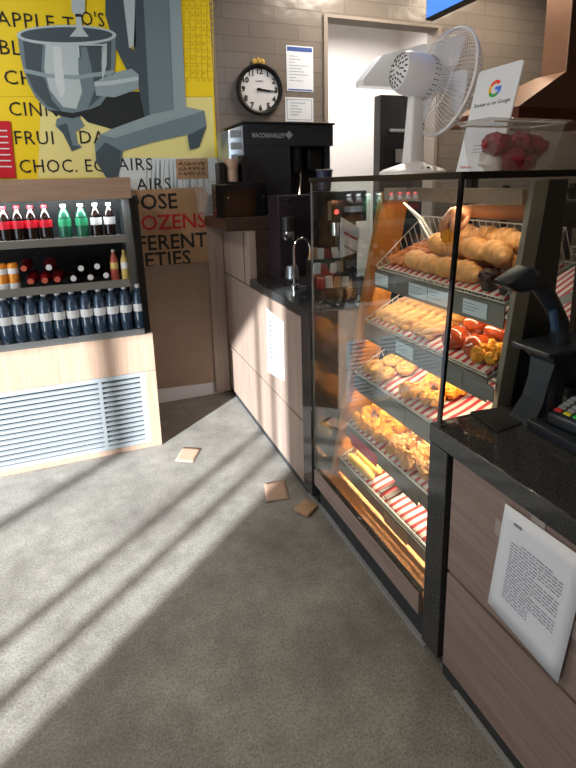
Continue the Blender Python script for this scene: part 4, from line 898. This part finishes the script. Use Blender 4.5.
for r_ in range(5):
    for c_ in range(3):
        x = -.025+c_*.025; y = -.068+r_*.016; m = m_key[c_] if r_ == 0 else m_keylit
        MB().hexa([top(x-.009, y-.005), top(x+.009, y-.005), top(x+.009, y+.005), top(x-.009, y+.005), top(x-.008, y-.004, .004), top(x+.008, y-.004, .004), top(x+.008, y+.004, .004), top(x-.008, y+.004, .004)]).build('key', m, ct, 0)
# dark rounded till display behind
p = at(568, 378, 1, 1.04)
td = thing('till_display', 'dark rounded device behind the card terminal at the right edge', 'display', (p.x, 1.06, ctz+.0005))
p.x += .05
MB().lathe([(.06, 0), (.055, .012), (.02, .02), (.018, .06)], (p.x+.01, 1.06, ctz+.0005), 24).build('foot', m_scan, td)
MB().blob((p.x+.01, 1.06, p.z+.005), (.075, .045, .055), .0, 1, 3).build('housing', m_scan, td)

# ------------------------------------------------------------ desk fan on the case top
FXC, FYC = 1.225, 1.75; zt = CT+.001
fn_ = thing('desk_fan', 'white desk fan turned away, standing on top of the display case', 'fan', (FXC, FYC, zt))
MB().lathe([(.135, 0), (.135, .012), (.12, .022), (.07, .036), (.045, .045), (.04, .05)], (FXC, FYC, zt), 40, sy=.85).build('base', m_fan, fn_, 40)
zc = at(410, 75, 1, FYC).z
q = MB(); q.hexa([(FXC-.036, FYC-.03, zt+.04), (FXC+.036, FYC-.03, zt+.04), (FXC+.036, FYC+.03, zt+.04), (FXC-.036, FYC+.03, zt+.04), (FXC-.019, FYC-.018, zc-.02), (FXC+.019, FYC-.018, zc-.02), (FXC+.019, FYC+.018, zc-.02), (FXC-.019, FYC+.018, zc-.02)], .01, 3); q.build('column', m_fan, fn_, 40)
for i in range(3): MB().lathe([(0, 0), (.008, 0), (.008, .008), (0, .008)], (FXC-.03+.03*i, FYC-.095, zt+.018), 12, (0, -1, .5)).build('button', m_fang if i == 1 else m_fan, fn_)
axd = Vector((1, -.09, -.2)).normalized(); u_, v_ = basis(axd); oc = Vector((FXC, FYC, zc))
mo = MB().lathe([(0, -.085), (.045, -.083), (.068, -.07), (.077, -.045), (.08, 0), (.08, .05), (.072, .068), (.04, .075), (0, .076)], oc, 36, axd).build('motor_housing', m_fan, fn_, 40)
h_ = MB()
for ring, n in ((.018, 5), (.032, 10), (.046, 14), (.058, 18)):
    for k_ in range(n):
        a = 2*pi*k_/n+ring*40; d = u_*cos(a)+v_*sin(a); zz_ = -.0835 if ring < .045 else (-.0815 if ring < .05 else -.0765)
        h_.tube([oc+d*(ring-.004)+axd*(zz_-.001), oc+d*(ring+.005)+axd*(zz_-.0005+(.004 if ring > .05 else 0))], .0032, 5)
h_.build('vent_holes', m_fang, mo, 0)
h_ = MB()
for k_ in range(26):
    a = 2*pi*k_/26; d = u_*cos(a)+v_*sin(a); h_.tube([oc+d*.0803+axd*.036, oc+d*.0765+axd*.058], .002, 5)
h_.build('side_slots', m_fang, mo, 0)
CR = .197; ca = oc+axd*.125
g = MB()
def ringpts(r, d, n=56): return [ca+axd*d+(u_*cos(2*pi*k_/n)+v_*sin(2*pi*k_/n))*r for k_ in range(n)]
g.tube(ringpts(CR, 0), .006, 8, True); g.tube(ringpts(CR*.7, -.058), .0022, 6, True)
for k_ in range(72):
    a = 2*pi*k_/72; d = u_*cos(a)+v_*sin(a)
    g.tube([ca+d*(.07)-axd*.066, ca+d*CR*.5-axd*.064, ca+d*CR*.8-axd*.05, ca+d*CR*.95-axd*.025, ca+d*CR], .0013, 4)
g.build('rear_cage', m_fan, fn_)
g = MB(); g.tube(ringpts(CR*.65, .06), .002, 6, True)
for k_ in range(72):
    a = 2*pi*k_/72+.04; d = u_*cos(a)+v_*sin(a)
    g.tube([ca+d*.04+axd*.07, ca+d*CR*.5+axd*.066, ca+d*CR*.8+axd*.05, ca+d*CR*.95+axd*.025, ca+d*CR], .0013, 4)
g.lathe([(0, .066), (.042, .066), (.042, .074), (0, .076)], ca, 24, axd); g.build('front_cage', m_fan, fn_)
for b_ in range(3):
    a0 = 2*pi*b_/3+.4
    def fn(u, v):
        r = .03+u*(CR-.055); a = a0+(v-.5)*(1.0+.65*u-.35*u*u*2); d = u_*cos(a)+v_*sin(a); return ca+d*r+axd*((v-.5)*.05*(1-.3*u))
    MB().grid(fn, 8, 10).build('blade', m_blade, fn_, 60, solid=.0025)
MB().lathe([(0, -.05), (.036, -.045), (.038, .02), (.02, .035), (0, .036)], ca, 24, axd).build('hub', m_blade, fn_)

# ------------------------------------------------------------ review card (its square code is left out)
y0, y1 = 1.52, 1.322
rc = thing('review_card', 'white stand-up card with a multicoloured letter G on the case top', 'card', (1.27, 1.42, zt))
bl, brr = Vector((1.245, y0, zt)), Vector((1.245, y1, zt)); tl_ = Vector((1.325, y0, at(480, 72, 1, y0).z)); tr_ = Vector((1.325, y1, at(480, 72, 1, y0).z))
up = (tl_-bl).normalized(); rr_ = Vector((0, -1, 0)); nrm = rr_.cross(up); hh = (tl_-bl).length; ww = y0-y1
def cpt(u, v, e=0): return bl+rr_*(u*ww)+up*(v*hh)+nrm*e
cor = []
for cu, cv, a0 in ((1, 0, -90), (1, 1, 0), (0, 1, 90), (0, 0, 180)):
    for s in range(5):
        a = radians(a0+s*22.5); r = .012 if cv else .002
        cor.append(bl+rr_*(min(max(cu*ww, r), ww-r)+cos(a)*r)+up*(min(max(cv*hh, r), hh-r)+sin(a)*r))
MB().prism(cor, -nrm*.004).build('panel', m_paper, rc, 0)
MB().prism([cpt(.25, .6, -.0045), cpt(.75, .6, -.0045), Vector((1.40, y1+.05, zt+.0005)), Vector((1.40, y0-.05, zt+.0005))], -nrm*.002).build('rear_prop', m_paper, rc, 0)
gc = cpt(.5, .79, .0006); ro, ri = .028, .017
for name, m, a0, a1 in (('logo_red_arc', m_gr, 45, 150), ('logo_yellow_arc', m_gy, 150, 210), ('logo_green_arc', m_gg, 210, 315), ('logo_blue_arc', m_gb, 315, 362)):
    q = MB(); n = 10; o1 = [gc+(rr_*cos(radians(a0+(a1-a0)*s/n))+up*sin(radians(a0+(a1-a0)*s/n)))*ro for s in range(n+1)]; o2 = [gc+(rr_*cos(radians(a0+(a1-a0)*s/n))+up*sin(radians(a0+(a1-a0)*s/n)))*ri for s in range(n+1)]
    for s in range(n): q.prism([o1[s], o1[s+1], o2[s+1], o2[s]], nrm*.0006)
    if 'blue' in name: q.prism([gc-up*.005+rr_*.001, gc-up*.005+rr_*ro, gc+up*.006+rr_*ro, gc+up*.006+rr_*.001], nrm*.0006)
    q.build(name, m, rc, 0)
text('Review us on Google', .019, cpt(.5, .64, .0006), rr_, up, m_ink, rc, 'heading', 'CENTER', ext=.0003)
q = MB(); lines(q, cpt(.3, .255, .0002), rr_, up, ww*.45, 3, .011, .003, random.Random(8), .6); q.build('small_print', m_print, rc, 0)
text('Thank you', .014, cpt(.08, .045, .0006), rr_, up, m_redl, rc, 'footer_lettering', ext=.0003)

# ------------------------------------------------------------ clear tub of red packets
ty = 1.22; tcx = at(527, 150, 1, 1.16).x; z0 = CT+.0008; th = at(527, 122, 1, 1.16).z-z0
tb = thing('clear_tub', 'clear plastic lidded tub of red wrapped treats on the case corner', 'tub', (tcx, ty, z0))
q = MB(); b0 = (.105, .05); b1 = (.132, .066)
def tsec(w_, d_, z_): return [q.bm.verts.new((tcx+sx*w_*(.82 if k_ in (0,) else 1), ty+sy_*d_, z_)) for k_, sx, sy_ in ((1, -1, -1), (1, 1, -1), (1, 1, 1), (1, -1, 1))]
A_, B_ = tsec(*b0, z0), tsec(*b1, z0+th)
q._f(A_[::-1])
for k_ in range(4): q._f([A_[k_], A_[(k_+1) % 4], B_[(k_+1) % 4], B_[k_]])
q.build('body', m_plastic_clear, tb, 0)
MB().box(tcx-.155, tcx+.155, ty-.07, ty+.07, z0+th+.0005, z0+th+.009, .003).build('lid', m_plastic_clear, tb, 20)
q = MB(); q.tube([(tcx-.133, ty-.067, z0+th), (tcx+.133, ty-.067, z0+th), (tcx+.133, ty+.067, z0+th), (tcx-.133, ty+.067, z0+th)], .003, 6, True); q.build('rim', m_foil, tb)
MB().box(tcx+.03, tcx+.09, ty-.02, ty+.02, z0+th+.0095, z0+th+.016, .003).build('lid_tab', m_plastic_clear, tb, 20)
spots = [(-.06, .0, .03, m_foil), (-.075, -.02, .075, m_berry), (.045, 0, .03, m_berry), (.075, -.01, .07, m_berry), (.01, .02, .035, m_foil), (.025, -.01, .078, m_berry), (-.02, -.025, .03, m_berry)]
for k_, (dx, dy, dz, m) in enumerate(spots):
    o = MB().blob((tcx+dx, ty+dy, z0+dz), (.046, .034, .034), .35, 2.5, 3, k_).build('wrapped_treat', m, None, 50)
    tag(o, ['white wrapped treat at the left bottom of the clear tub', 'red wrapped treat at the upper left in the clear tub', 'red wrapped treat right of centre at the bottom of the clear tub', 'dark red wrapped treat at the upper right in the clear tub', 'white wrapped treat in the middle of the clear tub', 'red wrapped treat at the upper middle in the clear tub', 'red wrapped treat left of centre at the bottom of the clear tub'][k_], 'sweet', 'wrapped treats in the clear tub')

# ------------------------------------------------------------ server reaching over the top tray
def skin_body(name, verts, edges, m, parent, lvl=2, root=0):
    me = bpy.data.meshes.new(name); off = parent.location if parent else Vector()
    me.from_pydata([Vector(v[:3])-off for v in verts], edges, []); o = bpy.data.objects.new(name, me); COL.objects.link(o)
    if parent: o.parent = parent
    o.modifiers.new('skin', 'SKIN'); 
    sv_ = me.skin_vertices[0].data
    for i, v in enumerate(verts):
        r = v[3]; sv_[i].radius = (r, r) if not isinstance(r, tuple) else r; sv_[i].use_root = (i == root)
    sb = o.modifiers.new('sub', 'SUBSURF'); sb.levels = lvl; sb.render_levels = lvl
    bpy.context.view_layer.update(); ev = o.evaluated_get(bpy.context.evaluated_depsgraph_get()); m2 = bpy.data.meshes.new_from_object(ev)
    o.modifiers.clear(); o.data = m2; m2.materials.clear(); m2.materials.append(m)
    for p_ in m2.polygons: p_.use_smooth = True
    return o
pe = thing('person', 'person in dark clothes reaching a bare arm over the top tray to hold a pastry', 'person', (2.1, 1.2, 0))
HW = at(466, 211, 1, 1.52); hand_c = Vector((HW.x, 1.52, HW.z))   # wrist
el = Vector((1.74, 1.38, 1.40)); sh_ = Vector((2.0, 1.22, 1.40))
V_ = [(2.12, 1.18, .98, .13), (2.10, 1.18, 1.12, .135), (2.09, 1.17, 1.28, .15), (2.08, 1.16, 1.42, .11), (2.065, 1.155, 1.50, .055), (2.05, 1.15, 1.58, .06), (2.04, 1.15, 1.66, .088), (2.04, 1.15, 1.74, .075),
      (sh_.x, sh_.y+.05, sh_.z+.02, .062), (1.88, 1.31, 1.39, .05), (el.x, el.y, el.z, .042), ((el.x+hand_c.x)/2-.0, (el.y+hand_c.y)/2, 1.412, .038), (hand_c.x+.02, hand_c.y, hand_c.z, .026), (hand_c.x-.035, hand_c.y, hand_c.z-.004, .033), (hand_c.x-.06, hand_c.y, hand_c.z-.018, .030),
      (2.14, .98, 1.40, .06), (2.14, .92, 1.2, .046), (2.05, .97, 1.05, .038), (1.97, 1.05, 1.02, .026), (1.92, 1.09, 1.02, .03),
      (2.12, 1.28, .9, .095), (2.11, 1.29, .52, .065), (2.13, 1.29, .1, .045), (2.03, 1.30, .045, .04), (2.12, 1.08, .9, .095), (2.12, 1.07, .52, .065), (2.14, 1.07, .1, .045), (2.04, 1.06, .045, .04)]
E_ = [(0, 1), (1, 2), (2, 3), (3, 4), (4, 5), (5, 6), (6, 7), (3, 8), (8, 9), (9, 10), (10, 11), (11, 12), (12, 13), (13, 14), (3, 15), (15, 16), (16, 17), (17, 18), (18, 19), (0, 20), (20, 21), (21, 22), (22, 23), (0, 24), (24, 25), (25, 26), (26, 27)]
# fingers hang down from the knuckles, thumb on the near side, curled round the held pastry
K = Vector((hand_c.x-.068, hand_c.y, hand_c.z-.022))
for k_, (dy, L, spread) in enumerate(((-.026, .8, -.004), (-.009, 1, 0), (.009, .97, .003), (.025, .78, .006))):
    n0 = len(V_); p0 = K+Vector((.004*abs(k_-1), dy, 0))
    for j, (dx, dz, r) in enumerate(((-.022, -.014, .0095), (-.03, -.042, .0088), (-.02, -.064, .0075))):
        V_.append((p0.x+dx*L, p0.y+spread*(j+1), p0.z+dz*L, r)); E_.append((14 if j == 0 else n0+j-1, n0+j))
n0 = len(V_)
for j, (dx, dy, dz, r) in enumerate(((-.022, -.036, -.022, .012), (-.045, -.042, -.048, .0105), (-.062, -.03, -.072, .009))):
    V_.append((hand_c.x+dx, hand_c.y+dy, hand_c.z+dz, r)); E_.append((13 if j == 0 else n0+j-1, n0+j))
body = skin_body('body', V_, E_, m_skin, pe)
TV = [(2.12, 1.18, .93, .15), (2.10, 1.18, 1.12, .15), (2.09, 1.17, 1.28, .165), (2.08, 1.16, 1.43, .125), (2.07, 1.157, 1.475, .075), (2.0, 1.26, 1.42, .082), (1.87, 1.32, 1.392, .066), (1.57, 1.445, 1.408, .052), (2.14, .99, 1.40, .08), (2.14, .94, 1.26, .062)]
skin_body('shirt', TV, [(0, 1), (1, 2), (2, 3), (3, 4), (3, 5), (5, 6), (6, 7), (3, 8), (8, 9)], m_shirt, pe)
skin_body('trousers', [(2.12, 1.18, .95, .148), (2.12, 1.28, .88, .112), (2.11, 1.29, .52, .085), (2.13, 1.29, .1, .07), (2.12, 1.08, .88, .112), (2.12, 1.07, .52, .085), (2.14, 1.07, .1, .07)], [(0, 1), (1, 2), (2, 3), (0, 4), (4, 5), (5, 6)], m_trouser, pe)
hr = MB(); hr.blob((2.062, 1.15, 1.735), (.098, .088, .095), .08, 3, 3, 4); hr.build('hair', m_hair, pe, 60)
nz_ = MB(); nz_.blob((1.945, 1.155, 1.66), (.016, .011, .02), 0, 1, 2); nz_.build('nose', m_skin, pe, 60)
for dy in (-.03, .03): MB().blob((1.957, 1.155+dy, 1.69), (.008, .012, .008), 0, 1, 2).build('eye', m_foil, pe, 60)
for dy in (-.082, .082): MB().blob((2.05, 1.15+dy, 1.675), (.018, .01, .03), .1, 2, 2).build('ear', m_skin, pe, 60)
MB().blob((1.952, 1.155, 1.622), (.007, .024, .006), 0, 1, 2).build('mouth', m_berry, pe, 60)
hp = cluster(7, .03, .026, .045); o = proto(hp, 'held_pastry', m_cheese); o.location = Vector((K.x-.012, K.y-.005, K.z-.095)); tag(o, 'yellow pastry held in the fingers of the reaching hand', 'pastry')
